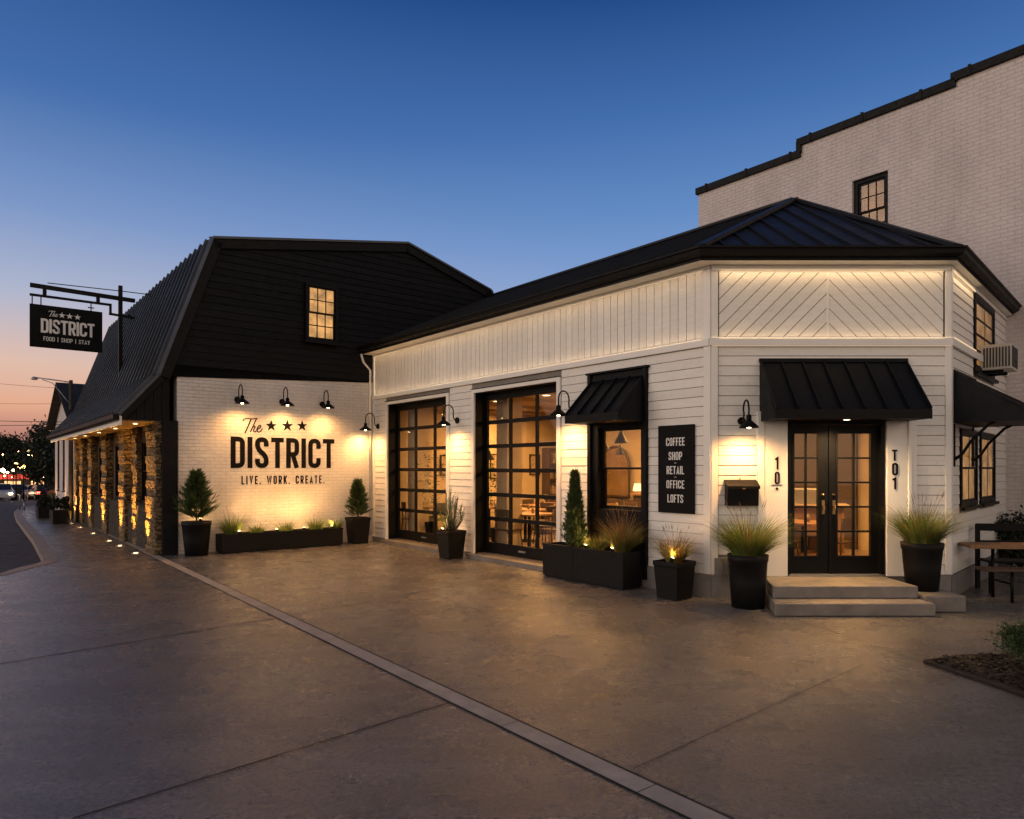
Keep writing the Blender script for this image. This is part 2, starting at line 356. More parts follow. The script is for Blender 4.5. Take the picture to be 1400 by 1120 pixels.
M['inceil'] = mat('interior_ceiling_board', (.36, .28, .19), .85, var=.1, scale=1)
M['infloor'] = mat('polished_interior_concrete', (.22, .16, .11), .3, var=.2, scale=1.4, bump=.03)
M['darkwood'] = mat('dark_walnut', (.055, .032, .018), .5, var=.3, scale=4, stretch=(1, 8, 8))
M['oak'] = mat('oiled_oak', (.22, .12, .055), .5, var=.25, scale=5, stretch=(1, 9, 9))
M['brass'] = mat('aged_brass', (.35, .22, .09), .3, metal=1, var=.15, bump=0)
M['steel'] = mat('galvanised_steel', (.35, .35, .35), .4, metal=.8, var=.15)
M['acwhite'] = mat('off_white_plastic', (.50, .48, .45), .5, var=.06)
M['grill'] = mat('dark_grille', (.03, .03, .03), .6)
M['paper'] = mat('framed_print_paper', (.30, .22, .14), .7, var=.6, scale=9)
M['grass'] = leaf_mat('ornamental_grass', (.17, .24, .055), (.10, .16, .035))
M['plume'] = leaf_mat('bronze_grass', (.34, .19, .08), (.22, .13, .05))
M['conifer'] = leaf_mat('conifer_needles', (.060, .105, .032), (.032, .065, .022), scale=9)
M['leaf'] = leaf_mat('tree_leaves', (.022, .032, .012), (.012, .018, .008))
M['slate'] = mat('dark_slate', (.03, .03, .034), .9, spec=.1, var=.3, scale=6)
M['bark'] = mat('bark', (.05, .038, .028), .9, var=.3, scale=8, bump=.8, bscale=25)

# ------------------------------------------------------------ generic builders
def cells(mb, fr, u0, u1, z0, z1, ops, v0, v1):
    us = sorted({u0, u1, *[o[0] for o in ops], *[o[1] for o in ops]}); us = [u for u in us if u0 <= u <= u1]
    for a, b in zip(us, us[1:]):
        m = (a + b) / 2; cut = sorted([(o[2], o[3]) for o in ops if o[0] < m < o[1]])
        z = z0
        for c, d in cut:
            if c > z + 1e-4: mb.box(fr, a, b, v0, v1, z, min(c, z1))
            z = max(z, d)
        if z < z1 - 1e-4: mb.box(fr, a, b, v0, v1, z, z1)
def siding(mb, fr, u0, u1, z0, z1, ops, pitch=.14, gap=.008, v=0.0, proud=.016):
    n = max(1, round((z1 - z0) / pitch)); p = (z1 - z0) / n
    for i in range(n):
        a, b = z0 + i * p, z0 + (i + 1) * p - gap
        segs = [(u0, u1)]
        for o in ops:
            if o[2] < b - .02 and o[3] > a + .02:
                ns = []
                for s, e in segs:
                    if o[1] <= s or o[0] >= e: ns.append((s, e)); continue
                    if o[0] > s: ns.append((s, o[0]))
                    if o[1] < e: ns.append((o[1], e))
                segs = ns
        for s, e in segs:
            # random butt joints
            cuts = [s]
            x = s + R.uniform(1.2, 3.4)
            while x < e - .5: cuts.append(x); x += R.uniform(1.6, 3.6)
            cuts.append(e)
            for c0, c1 in zip(cuts, cuts[1:]):
                g = .0025; j = R.uniform(-.0015, .0015)
                lo = [(c0 + g, v - proud + j, a), (c1 - g, v - proud + j, a), (c1 - g, v, a), (c0 + g, v, a)]
                hi = [(c0 + g, v - .008 + j, b), (c1 - g, v - .008 + j, b), (c1 - g, v, b), (c0 + g, v, b)]
                mb.hexa(fr, lo, hi)
def clip(poly, a, b, c):       # keep a*x+b*y+c >= 0
    out = []
    for i in range(len(poly)):
        p, q = poly[i], poly[(i + 1) % len(poly)]
        dp, dq = a * p[0] + b * p[1] + c, a * q[0] + b * q[1] + c
        if dp >= 0: out.append(p)
        if (dp >= 0) != (dq >= 0):
            t = dp / (dp - dq); out.append((p[0] + (q[0] - p[0]) * t, p[1] + (q[1] - p[1]) * t))
    return out
def window(root, fr, u0, u1, z0, z1, v, cols, rows, fw=.07, paneback=None, mid=True, name='window', frm=None, deep=.10, sill=True, mw=.022, proud=.03, blind=None, ds=1.0, bd=None):
    """Framed double-hung window: outer frame is the part; muntins, glass, blind, sill its sub-parts."""
    frm = frm or M['black']
    f = MB(); cells(f, fr, u0, u1, z0, z1, [(u0 + fw, u1 - fw, z0 + fw, z1 - fw)], v - proud, v + deep)
    win = part(name, f, frm, root)
    a, b, c, d = u0 + fw, u1 - fw, z0 + fw, z1 - fw
    s = MB(); sw = .035; zm = (c + d) / 2
    if mid:
        cells(s, fr, a + .002, b - .002, c + .002, zm + .012, [(a + sw, b - sw, c + sw, zm - sw * .5)], v + .045 * ds, v + .08 * ds)
        cells(s, fr, a + .002, b - .002, zm - .012, d - .002, [(a + sw, b - sw, zm + sw * .5, d - sw)], v + .008 * ds, v + .042 * ds)
        halves = [(c + sw, zm - sw * .5, v + .055 * ds), (zm + sw * .5, d - sw, v + .018 * ds)]
    else:
        cells(s, fr, a + .002, b - .002, c + .002, d - .002, [(a + sw, b - sw, c + sw, d - sw)], v + .02, v + .06)
        halves = [(c + sw, d - sw, v + .03)]
    for (h0, h1, vv) in halves:
        for i in range(1, cols):
            x = a + sw + (b - a - 2 * sw) * i / cols; s.box(fr, x - mw / 2, x + mw / 2, vv, vv + .018 * ds, h0, h1)
        for j in range(1, rows):
            y = h0 + (h1 - h0) * j / rows; s.box(fr, a + sw, b - sw, vv + .002 * ds, vv + .016 * ds, y - mw / 2, y + mw / 2)
    part('sash', s, frm, win)
    g = MB()
    for (h0, h1, vv) in halves: g.box(fr, a + sw - .005, b - sw + .005, vv + .007 * ds, vv + .011 * ds, h0 - .005, h1 + .005)
    part('pane', g, M['glass'], win)
    if blind:
        k = MB(); nn = 24; vb = v + (.15 if bd is None else bd)
        for i in range(nn):
            z = c + (d - c) * i / nn
            k.add(fr, [(a, vb, z), (b, vb, z), (b, vb + .006, z + (d - c) / nn), (a, vb + .006, z + (d - c) / nn)], [(0, 1, 2, 3)])
        part('blind', k, blind, win)
    if sill:
        k = MB(); k.box(fr, u0 - .04, u1 + .04, v - proud - .05, v - .001, z0 - .05, z0 - .003); part('sill', k, frm, win, bevel=.004)
    return win

# ---- lettering
def rnd(pts, closed=False, seg=6):
    out = []; n = len(pts)
    for i, p in enumerate(pts):
        r = p[2] if len(p) > 2 else 0
        if r == 0 or (not closed and i in (0, n - 1)): out.append((p[0], p[1])); continue
        a, b = Vector(pts[i - 1][:2]), Vector(pts[(i + 1) % n][:2]); c = Vector(p[:2])
        da, db = (a - c), (b - c); ra = min(r, da.length * .5, db.length * .5) if r < 9 else r
        ra = min(r, da.length * .98, db.length * .98)
        p0, p2 = c + da.normalized() * ra, c + db.normalized() * ra
        for k in range(seg + 1):
            t = k / seg; q = p0 * (1 - t) ** 2 + c * 2 * t * (1 - t) * .92 + c * 2 * t * (1 - t) * .08 + p2 * t ** 2
            out.append((q.x, q.y))
    return out
def glyph(ch, w, t):
    L, Rr, T, B = t / 2, w - t / 2, 1 - t / 2, t / 2; r = min(.24, (w - t) * .5); m = w / 2
    g = {
        'D': [(rnd([(L, B), (L, T), (Rr, T, r), (Rr, B, r)], True), True)],
        'I': [([(L, 0), (L, 1)], False)],
        'S': [(rnd([(Rr, .70), (Rr, T, r), (L, T, r), (L, .62, .16), (Rr, .38, .16), (Rr, B, r), (L, B, r), (L, .30)]), False)],
        'T': [([(0, T), (w, T)], False), ([(m, 0), (m, 1 - t)], False)],
        'R': [(rnd([(L, 0), (L, T), (Rr, T, r), (Rr, .45, r), (L + t / 2, .45)]), False), ([(m + .02, .45 - t * .3), (Rr, 0)], False)],
        'C': [(rnd([(Rr, .66), (Rr, T, r), (L, T, r), (L, B, r), (Rr, B, r), (Rr, .34)]), False)],
        'O': [(rnd([(L, T, r), (Rr, T, r), (Rr, B, r), (L, B, r)], True), True)],
        '0': [(rnd([(L, T, r), (Rr, T, r), (Rr, B, r), (L, B, r)], True), True)],
        'L': [([(L, 1), (L, B), (w, B)], False)],
        'V': [([(L, 1), (m, t * .9), (Rr, 1)], False)],
        'A': [([(L, 0), (m, 1 - t * .9), (Rr, 0)], False), ([(w * .28, .26), (w * .72, .26)], False)],
        'W': [([(L, 1), (w * .28, t * .7), (m, .8), (w * .72, t * .7), (Rr, 1)], False)],
        'E': [([(w, T), (L, T), (L, B), (w, B)], False), ([(L + t / 2, .52), (w * .88, .52)], False)],
        'F': [([(w, T), (L, T), (L, 0)], False), ([(L + t / 2, .52), (w * .88, .52)], False)],
        'K': [([(L, 0), (L, 1)], False), ([(Rr, 1), (L + t * .5, .44)], False), ([(w * .42, .58), (Rr, 0)], False)],
        'H': [([(L, 0), (L, 1)], False), ([(Rr, 0), (Rr, 1)], False), ([(L + t / 2, .5), (Rr - t / 2, .5)], False)],
        'P': [(rnd([(L, 0), (L, T), (Rr, T, r), (Rr, .42, r), (L + t / 2, .42)]), False)],
        'Y': [([(L, 1), (m, .46), (m, 0)], False), ([(Rr, 1), (m + t * .3, .46)], False)],
        '1': [([(L - t * .2, .80), (m + t * .2, T), (m + t * .2, 0)], False)],
        '|': [([(L, -.05), (L, 1.05)], False)],
        '.': [([(0, B), (t, B)], False)], '-': [([(0, .5), (w, .5)], False)],
    }
    return g[ch]
WID = {'I': None, '.': None, '|': None, 'W': 1.45, 'L': .85, 'E': .85, 'F': .82, 'T': .95, 'V': 1.05, 'A': 1.05, 'K': 1.05, '1': .7}
def ribbon(mb, fr, pts, t, closed, v, thick=.006):
    q = [pts[0]]
    for p in pts[1:]:
        if (Vector(p) - Vector(q[-1])).length > t * .04: q.append(p)
    if closed and (Vector(q[0]) - Vector(q[-1])).length < t * .04: q.pop()
    pts = q
    n = len(pts); Lp = []; Rp = []
    for i in range(n):
        p = Vector(pts[i])
        a = Vector(pts[i - 1]) if (i > 0 or closed) else None
        b = Vector(pts[(i + 1) % n]) if (i < n - 1 or closed) else None
        d1 = (p - a).normalized() if a is not None else (b - p).normalized()
        d2 = (b - p).normalized() if b is not None else d1
        n1, n2 = Vector((-d1.y, d1.x)), Vector((-d2.y, d2.x)); mm = (n1 + n2)
        if mm.length < 1e-4: mm = n1
        mm.normalize(); k = 1 / max(.45, mm.dot(n1))
        Lp.append(p + mm * (t / 2 * k)); Rp.append(p - mm * (t / 2 * k))
    pts3 = [(q.x, v - thick, q.y) for q in Lp] + [(q.x, v - thick, q.y) for q in Rp] + [(q.x, v, q.y) for q in Lp] + [(q.x, v, q.y) for q in Rp]
    F = []
    for i in range(n if closed else n - 1):
        j = (i + 1) % n
        F += [(i, j, n + j, n + i), (2 * n + i, i, j, 2 * n + j)[::-1], (n + i, n + j, 3 * n + j, 3 * n + i)]
    if not closed: F += [(0, n, 3 * n, 2 * n), (n - 1, 2 * n - 1 + 0, 4 * n - 1, 3 * n - 1)]
    mb.add(fr, pts3, F)
def text(mb, fr, s, u0, u1, z0, H, v, wid=.42, t=.15, fit=True, thick=.004):
    ws = []
    for ch in s:
        if ch == ' ': ws.append(wid * .7); continue
        k = WID.get(ch, 1); ws.append(t if k is None else wid * k)
    tot = sum(ws); gap = ((u1 - u0) / H - tot) / max(1, len(s) - 1) if fit else t * .5
    x = u0 if fit else (u0 + u1) / 2 - H * (tot + gap * (len(s) - 1)) / 2
    i = 0
    for ch, w_ in zip(s, ws):
        if ch != ' ':
            for pts, cl in glyph(ch, w_, t):
                ribbon(mb, fr, [(x + px_ * H, z0 + py_ * H) for px_, py_ in pts], t * H, cl, v, thick + .0005 * (i % 3)); i += 1
        x += (w_ + gap) * H
def script_the(mb, fr, u0, z0, H, v, t=.055):
    def c(l): return [((x - 262) / 155, (268 - y) / 155) for x, y in l]
    def smooth(l, k=5):
        o = []
        for i in range(len(l) - 1):
            p0, p1, p2, p3 = l[max(i - 1, 0)], l[i], l[i + 1], l[min(i + 2, len(l) - 1)]
            for j in range(k):
                s = j / k
                o.append(tuple(.5 * (2 * p1[d] + (p2[d] - p0[d]) * s + (2 * p0[d] - 5 * p1[d] + 4 * p2[d] - p3[d]) * s * s + (3 * p1[d] - p0[d] - 3 * p2[d] + p3[d]) * s ** 3) for d in (0, 1)))
        o.append(l[-1]); return o
    st = [[(262, 142), (272, 122), (300, 112), (360, 112), (418, 106)], [(350, 112), (318, 190), (284, 268)],
          [(405, 112), (374, 180), (340, 256)], [(350, 236), (366, 200), (386, 190), (388, 204), (374, 240), (388, 252), (404, 238)],
          [(404, 230), (430, 216), (452, 192), (444, 178), (424, 192), (412, 226), (422, 250), (446, 246), (470, 214)]]
    for i, l in enumerate(st):
        ribbon(mb, fr, [(u0 + x * H, z0 + y * H) for x, y in smooth(c(l))], t * H * (1.25 if i == 1 else 1), False, v, .004 + .0006 * i)
def star(mb, fr, u, z, r, v):
    p = [(u + (r if i % 2 == 0 else r * .40) * sin(pi * i / 5), z + (r if i % 2 == 0 else r * .40) * cos(pi * i / 5)) for i in range(10)]
    pts = [(a, v - .005, b) for a, b in p] + [(a, v, b) for a, b in p] + [(u, v - .005, z)]
    mb.add(fr, pts, [(i, (i + 1) % 10, 20) for i in range(10)] + [(i, 10 + i, 10 + (i + 1) % 10, (i + 1) % 10) for i in range(10)])

# ============================================================ GROUND
def gz(Y): return -.13 if Y < 30 else (-.13 - (Y - 30) * .03 if Y < 110 else -2.53)
def gpos(x, y):
    d = 25.0
    while d < 400 and (EYE - gz(d)) * FPX / d > y - HY: d += .1
    return ((x - CX) / FPX * d, d)
g = MB(); S = 900
g.add(W0, [(x, y, gz(y)) for y in (-60, 30, 110, 1400) for x in (-S, S)], [(0, 1, 3, 2), (2, 3, 5, 4), (4, 5, 7, 6)])
part('road', g, M['asphalt'], kind='structure')
kin = [gnd(85, 690), gnd(46, 691), gnd(28, 694), gnd(20, 700), gnd(23, 709), gnd(33, 722), gnd(46, 738), gnd(62, 763)]
kin = [(x, y) for x, y in kin]
tail = [(-8.62, 13.75), (-8.50, 13.35), (-8.52, 12.95), (-8.72, 12.5), (-9.05, 12.1), (-9.6, 11.6), (-12, 10.1), (-20, 6.5), (-40, -2)]
edge = kin[:-1] + [gnd(61, 765), gnd(60, 768), gnd(52, 771), gnd(30, 776), gnd(0, 785), (-9.9, 10.9), (-13, 9.2), (-20, 6.5), (-40, -2)]
yard = [(-40, -20), (40, -20), (40, 40), (30, 60), G.w((0, 0, 0))[:2], ST.w((-30, 4, 0))[:2], (-22.5, 33.5)]
yard = [(-40, -20), (45, -20), (45, 60), (5, 60), (-20, 38.5)] + edge
g = MB(); g.slab(W0, yard[::1], -.4, 0); part('forecourt', g, M['concrete'], kind='structure')
# kerb along the road edge: a real raised step seen from the road
k = MB(); A = edge
def offs(pl, d):
    o = []
    for i, p in enumerate(pl):
        a, b = Vector(pl[max(i - 1, 0)]), Vector(pl[min(i + 1, len(pl) - 1)]); t = (b - a).normalized(); o.append((p[0] + t.y * d, p[1] - t.x * d))
    return o
o1, o2 = offs(A, .02), offs(A, -.22)
if Vector(offs(A, 1)[4]).x > A[4][0]: o1, o2 = offs(A, .22), offs(A, -.02)
for i in range(len(A) - 1):
    k.hexa(W0, [(*o1[i], -.12), (*o1[i + 1], -.12), (*o2[i + 1], -.12), (*o2[i], -.12)], [(*o1[i], .012), (*o1[i + 1], .012), (*o2[i + 1], .012), (*o2[i], .012)])
part('kerb', k, M['kerb'], kind='structure')
# pale band with dark edges
up = [gnd(*p) for p in ((212, 757), (395, 842), (640, 955), (700, 982), (865, 1052), (1000, 1120))]
d0 = Vector((up[-1][0] - up[0][0], up[-1][1] - up[0][1])).normalized(); nrm = Vector((d0.y, -d0.x))
if nrm.x > 0: nrm = -nrm
a0 = Vector(up[0]) - d0 * 14; a1 = Vector(up[0]) + d0 * 20
def strip(mb, p, q, w0, w1, z):
    p, q = Vector(p), Vector(q); d = (q - p).normalized(); n = Vector((d.y, -d.x))
    if n.x > 0: n = -n
    a, b, c, e = p + n * w0, q + n * w0, q + n * w1, p + n * w1
    mb.add(W0, [(*a, z), (*b, z), (*c, z), (*e, z)], [(0, 1, 2, 3)])
g = MB(); L = (a1 - a0).length; x = 0
while x < L:
    e = min(L, x + 1.25); strip(g, a0 + d0 * (x + .004), a0 + d0 * (e - .004), .012, .165, .006); x = e
part('expansion_band', g, M['band'], kind='structure')
g = MB(); strip(g, a0, a1, -.012, .012, .004); strip(g, a0, a1, .163, .182, .004)
def wob(pts, w, z, k=6, amp=.0012):
    P = [Vector(p) for p in pts]; Q = []
    for a, b in zip(P, P[1:]):
        for i in range(k): Q.append(a.lerp(b, i / k) + Vector((R.uniform(-amp, amp), R.uniform(-amp, amp))))
    Q.append(P[-1])
    n = len(Q); V = []
    for i, p in enumerate(Q):
        t = (Q[min(i + 1, n - 1)] - Q[max(i - 1, 0)]).normalized(); nn = Vector((-t.y, t.x)) * w * .38 * R.uniform(.85, 1.12)
        V += [(*(p + nn), z), (*(p - nn), z)]
    g.add(W0, V, [(2 * i, 2 * i + 1, 2 * i + 3, 2 * i + 2) for i in range(n - 1)])
wob([tuple(Vector(gnd(375, 846)) + (Vector(gnd(0, 908)) - Vector(gnd(375, 846))) * 3), gnd(375, 846)], .024, .0045)
wob([gnd(100, 1120), gnd(615, 961)], .020, .005, 10)
wob([gnd(865, 1052), gnd(1180, 909)], .010, .0055, 10)
wob([gnd(1070, 842), gnd(1150, 868), gnd(1265, 908)], .010, .0065, 8)
wob([gnd(0, 830), gnd(150, 812), gnd(290, 799)], .010, .0045, 8)
wob([gnd(395, 842), gnd(525, 820), gnd(700, 785)], .016, .0075, 12, .006)
wob([gnd(77, 768), gnd(150, 764), gnd(205, 750)], .012, .0045)
wob([gnd(105, 728), gnd(128, 745), gnd(150, 760)], .010, .007)
wob([gnd(355, 792), gnd(385, 800), gnd(392, 803)], .010, .0085, 6, .01)
wob([gnd(700, 785), gnd(760, 820), gnd(850, 840)], .005, .0085, 14, .015)
wob([gnd(1300, 822), gnd(1340, 832), gnd(1400, 838)], .010, .0085, 5, .005)
part('slab_joints', g, M['joint'], kind='structure')
# mulch bed
bedp = [(3.79, 6.38), (4.02, 5.35), (4.8, 1.5), (9, 1.5), (9, 6.75), (6.2, 6.75), (5.2, 6.62), (4.3, 6.58)]
g = MB(); g.slab(W0, bedp, .002, .03); part('mulch_bed', g, M['mulch'], kind='structure')
g = MB()
for _ in range(5200):
    x, y = R.uniform(3.8, 6.4), R.uniform(4.2, 6.72)
    if y > 6.40 + (x - 3.79) * .25 or x < 3.84 + (6.38 - y) * .235: continue
    a = R.uniform(0, 2 * pi); l = R.uniform(.012, .035); wd = R.uniform(.005, .012); z = .03 + R.uniform(0, .022)
    c, s = cos(a), sin(a); tl = R.uniform(-.012, .012); k_ = R.choice([.4, .6, .8, 1.2]) if R.random() > .015 else 6
    g.add(W0, [(x - l * c - wd * s, y - l * s + wd * c, z - tl), (x - l * c + wd * s, y - l * s - wd * c, z - tl + .004), (x + l * c + wd * s, y + l * s - wd * c, z + tl + .004), (x + l * c - wd * s, y + l * s + wd * c, z + tl)], [(0, 1, 2, 3)], col=(k_, k_, k_))
part('mulch_chips', g, M['chipwood'], kind='stuff', cat='mulch', label='dark bark chips covering the bed beside the entry walk')

# ============================================================ WHITE CORNER BUILDING
CB = thing('corner_building', 'white board sided corner building with dark hipped metal roof and glass garage doors', 'building', G)
ZB, ZE = 3.55, 4.60       # band height, eave height
def gu(x, v=0): return G.px(x, 600, v)[0]
door2 = (gu(650), gu(763), .10, 3.30); door1 = (gu(531), gu(612), .10, 3.32)
awin = (gu(807), gu(887), .12, 3.31)
UG = -9.88
W = MB(); cells(W, G, UG, -.14, 0.12, ZE, [door1, door2, (awin[0], awin[1], .12, 3.30)], 0, .14); part('wall', W, M['gap'], CB, label='backing of the long garage wall')
eop = (E.px(1077, 600)[0], E.px(1208, 600)[0], .31, 2.46)
W = MB(); cells(W, E, .10, 3.22, .0, ZE, [eop], 0.001, .14); part('wall', W, M['gap'], CB)
ru = lambda x: RT.px(x, 600)[0]
rw_end = RT.px(1381, 600)[0]
rwin_up = (RT.px(1330, 400)[0], RT.px(1357, 400)[0], 3.30, 4.50)
rlA = (RT.px(1311, 650)[0], RT.px(1333.5, 650)[0]); rlB = (RT.px(1338, 650)[0], RT.px(1358, 650)[0])
zl0 = RT.px(1320, 692)[1]; zl1 = RT.px(1320, 588)[1]
rops = [(rlA[0], rlA[1], zl0, zl1), (rlB[0], rlB[1], zl0, zl1), rwin_up]
W = MB(); cells(W, RT, .06, rw_end, 0, ZE, rops, 0.001, .14); part('wall', W, M['gap'], CB)
# foundation
W = MB(); W.box(G, -2.6, .02, -.035, .13, 0, .325); W.box(G, UG + .02, door1[0] - .05, -.03, .1, 0, .10)
W.box(G, door1[1] + .05, door2[0] - .05, -.03, .1, 0, .10); W.box(G, door2[1] + .05, -2.6, -.03, .1, 0, .10)
part('foundation', W, M['founda'], CB, label='grey foundation under the garage wall'); W = MB()
W.box(E, 0, .70, -.034, .1, 0, .322); W.box(E, 2.73, 3.3, -.034, .1, 0, .322); W.box(RT, .0, rw_end + .02, -.034, .1, 0, .31)
W.box(E, .04, .30, -.045, .02, .322, .56)
part('foundation', W, M['founda'], CB)
W = MB(); W.box(RT, rw_end - .12, rw_end - .001, .14, 1.4, .0, ZE); part('return_wall', W, M['white'], CB)
W = MB()
for dr in (door1, door2): W.box(G, dr[0] - .1, dr[1] + .1, -.16, .5, 0, .085)
part('threshold', W, M['step'], CB)
# siding
tr = .10
ex = lambda o, d=tr: (o[0] - d, o[1] + d, o[2] - .2, o[3] + d)
W = MB(); siding(W, G, UG + .10, -.10, .33, ZB - .06, [ex(door1), ex(door2), (awin[0], awin[1], 0, 3.31)])
siding(W, G, UG + .10, -.10, .105, .33, [ex(door1), ex(door2), (-2.75, 0, 0, .4)], pitch=.11); part('siding', W, M['white'], CB, label='horizontal white boards of the garage wall')
port = (E.px(1043, 600)[0], E.px(1240, 600)[0])
W = MB(); siding(W, E, .10, 3.24, .33, ZB - .06, [(port[0], port[1], 0, 2.60), (.02, .31, .3, .565)]); part('siding', W, M['white'], CB, label='horizontal white boards of the entrance wall')
W = MB(); siding(W, RT, .06, rw_end - .06, .32, ZB - .06, [(a - .03, b + .03, c - .03, d + .03) for a, b, c, d in rops])
siding(W, RT, .06, rw_end - .06, ZB + .05, ZE - .07, [(a - .03, b + .03, c - .03, d + .03) for a, b, c, d in rops]); part('siding', W, M['white'], CB, label='white boards of the right hand wall')
# upper band: upright boards on the garage wall
W = MB(); n = 66
for i in range(n):
    a = UG + .12 + (9.66) * i / n; W.box(G, a + .005, a + 9.66 / n - .006, -.018 - R.uniform(0, .004), 0, ZB + .05, ZE - .05)
part('upright_boards', W, M['white'], CB)
# chevron panel on the entrance wall
W = MB(); z0, z1 = ZB + .055, ZE - .085; um = E.px(1131, 400)[0]; pw = .142
for side in (-1, 1):
    rect = [(.11, z0), (um - .012, z0), (um - .012, z1), (.11, z1)] if side < 0 else [(um + .012, z0), (3.20, z0), (3.20, z1), (um + .012, z1)]
    a, b = (-.7071, .7071) if side < 0 else (.7071, .7071)
    vals = [a * x + b * y for x, y in rect]; t = min(vals)
    t = math.floor(t / pw) * pw
    while t < max(vals):
        pl = clip(clip(rect, a, b, -(t + .007)), -a, -b, t + pw - .003)
        if len(pl) > 2: W.wallpoly(E, pl, -.020, 0)
        t += pw
part('chevron_boards', W, M['white'], CB)
# trims
W = MB()
W.box(G, UG, -.0, -.055, .0, ZB - .06, ZB + .045); W.box(E, -.02, 3.32, -.056, .0, ZB - .061, ZB + .044); W.box(RT, -.02, rw_end, -.054, .0, ZB - .062, ZB + .043)
W.box(G, UG, .0, -.035, .0, ZE - .045, ZE - .001); W.box(E, 0, 3.3, -.036, .0, ZE - .08, ZE - .002); W.box(RT, 0, rw_end, -.034, .0, ZE - .07, ZE - .003)
W.box(G, -.10, .01, -.032, 0, .33, ZE - .05); W.box(E, 0, .09, -.034, 0, .33, ZE - .085)
W.box(E, 3.23, 3.31, -.033, 0, .33, ZE - .085); W.box(RT, .0, .08, -.031, 0, .32, ZE - .075)
W.box(RT, rw_end - .08, rw_end + .002, -.031, .1, .32, ZE - .075)
W.box(G, UG, UG + .11, -.03, 0, .11, ZE - .05); W.box(E, um - .015, um + .015, -.026, 0, ZB + .05, ZE - .085)
for dr in (door1, door2):
    W.box(G, dr[0] - .09, dr[0], -.045, .0, .09, dr[3] + .07); W.box(G, dr[1], dr[1] + .09, -.045, .0, .09, dr[3] + .07)
    W.box(G, dr[0] - .001, dr[1] + .001, -.044, .0, dr[3], dr[3] + .069); 
part('trim', W, M['whitetrim'], CB, bevel=.004)
W = MB()
for dr in (door1, door2): W.box(G, dr[0] - .10, dr[1] + .10, -.055, 0, dr[3] + .071, dr[3] + .083)
W.box(G, awin[0] - .03, awin[1] + .03, -.09, 0, 3.315, 3.345)
part('drip_cap', W, M['black'], CB)
# portal round the entrance door
W = MB()
W.box(E, port[0], eop[0] - .02, -.05, 0, .31, 2.60); W.box(E, eop[1] + .02, port[1], -.05, 0, .31, 2.60); W.box(E, eop[0] - .02, eop[1] + .02, -.049, 0, 2.475, 2.60)
W.box(E, port[0] - .09, port[0], -.065, 0, .31, 2.58); W.box(E, port[1], port[1] + .10, -.065, 0, .31, 2.58)
W.box(E, port[1] - .02, port[1] + .02, -.085, -.05, .31, 2.55)
part('door_surround', W, M['whitetrim'], CB, bevel=.004)
# light strips
W = MB(); W.box(E, .12, 3.2, -.030, -.0215, ZE - .098, ZE - .086); W.box(E, .0, 3.30, -.052, -.045, ZB + .046, ZB + .052)
W.box(RT, .09, rwin_up[0] - .05, -.05, -.036, ZE - .09, ZE - .076); W.box(RT, .0, rwin_up[0] - .06, -.060, -.0545, ZB + .044, ZB + .056)
W.box(RT, rwin_up[1] + .05, rw_end + .0, -.060, -.0545, ZB + .044, ZB + .056)
W.box(G, UG + .115, UG + .127, -.034, -.024, ZB + .05, ZE - .05)
part('light_strip', W, M['led'], CB)
W = MB(); W.box(G, UG + .14, -.1, -.052, -.045, ZB + .046, ZB + .054); W.box(E, .0, 3.3, -.061, -.057, ZB - .075, ZB - .065)
W.box(G, UG + .14, -.12, -.032, -.02, ZE - .054, ZE - .048)
part('light_strip', W, M['leddim'], CB)
def led_light(fr1, ua_, ub_, v_, z_, tv, tz, pw_):
    d = bpy.data.lights.new('led_light', 'AREA'); d.shape = 'RECTANGLE'; d.size = ub_ - ua_; d.size_y = .015; d.energy = pw_ * .85; d.color = (1, .66, .34)
    o = bpy.data.objects.new('led_light', d); COL.objects.link(o); um2 = (ua_ + ub_) / 2
    p_ = fr1.w((um2, v_, z_)); dx, dy = p_[0] - G.x, p_[1] - G.y; o.parent = CB; o.location = (dx * G.c + dy * G.s, -dx * G.s + dy * G.c, p_[2])
    from mathutils import Matrix
    zt_ = Vector((0, -(tv - v_), -(tz - z_))).normalized(); xt_ = Vector((1, 0, 0)); yt_ = zt_.cross(xt_)
    m3 = Matrix((xt_, yt_, zt_)).transposed(); o.rotation_euler = (Matrix.Rotation(fr1.rz - G.rz, 3, 'Z') @ m3).to_euler()
led_light(E, .12, 3.2, -.11, ZE - .085, -.0, ZE - .30, 3.4); led_light(RT, .1, rwin_up[0] - .06, -.10, ZE - .05, -.0, ZE - .4, 2)
led_light(G, UG + .15, -.12, -.09, ZB + .03, -.0, ZB + .4, 4); led_light(G, UG + .15, -.12, -.12, ZE - .05, -.0, ZE - .35, 3.6)
led_light(E, .1, 3.2, -.09, ZB + .03, -.0, ZB + .4, 1.6)
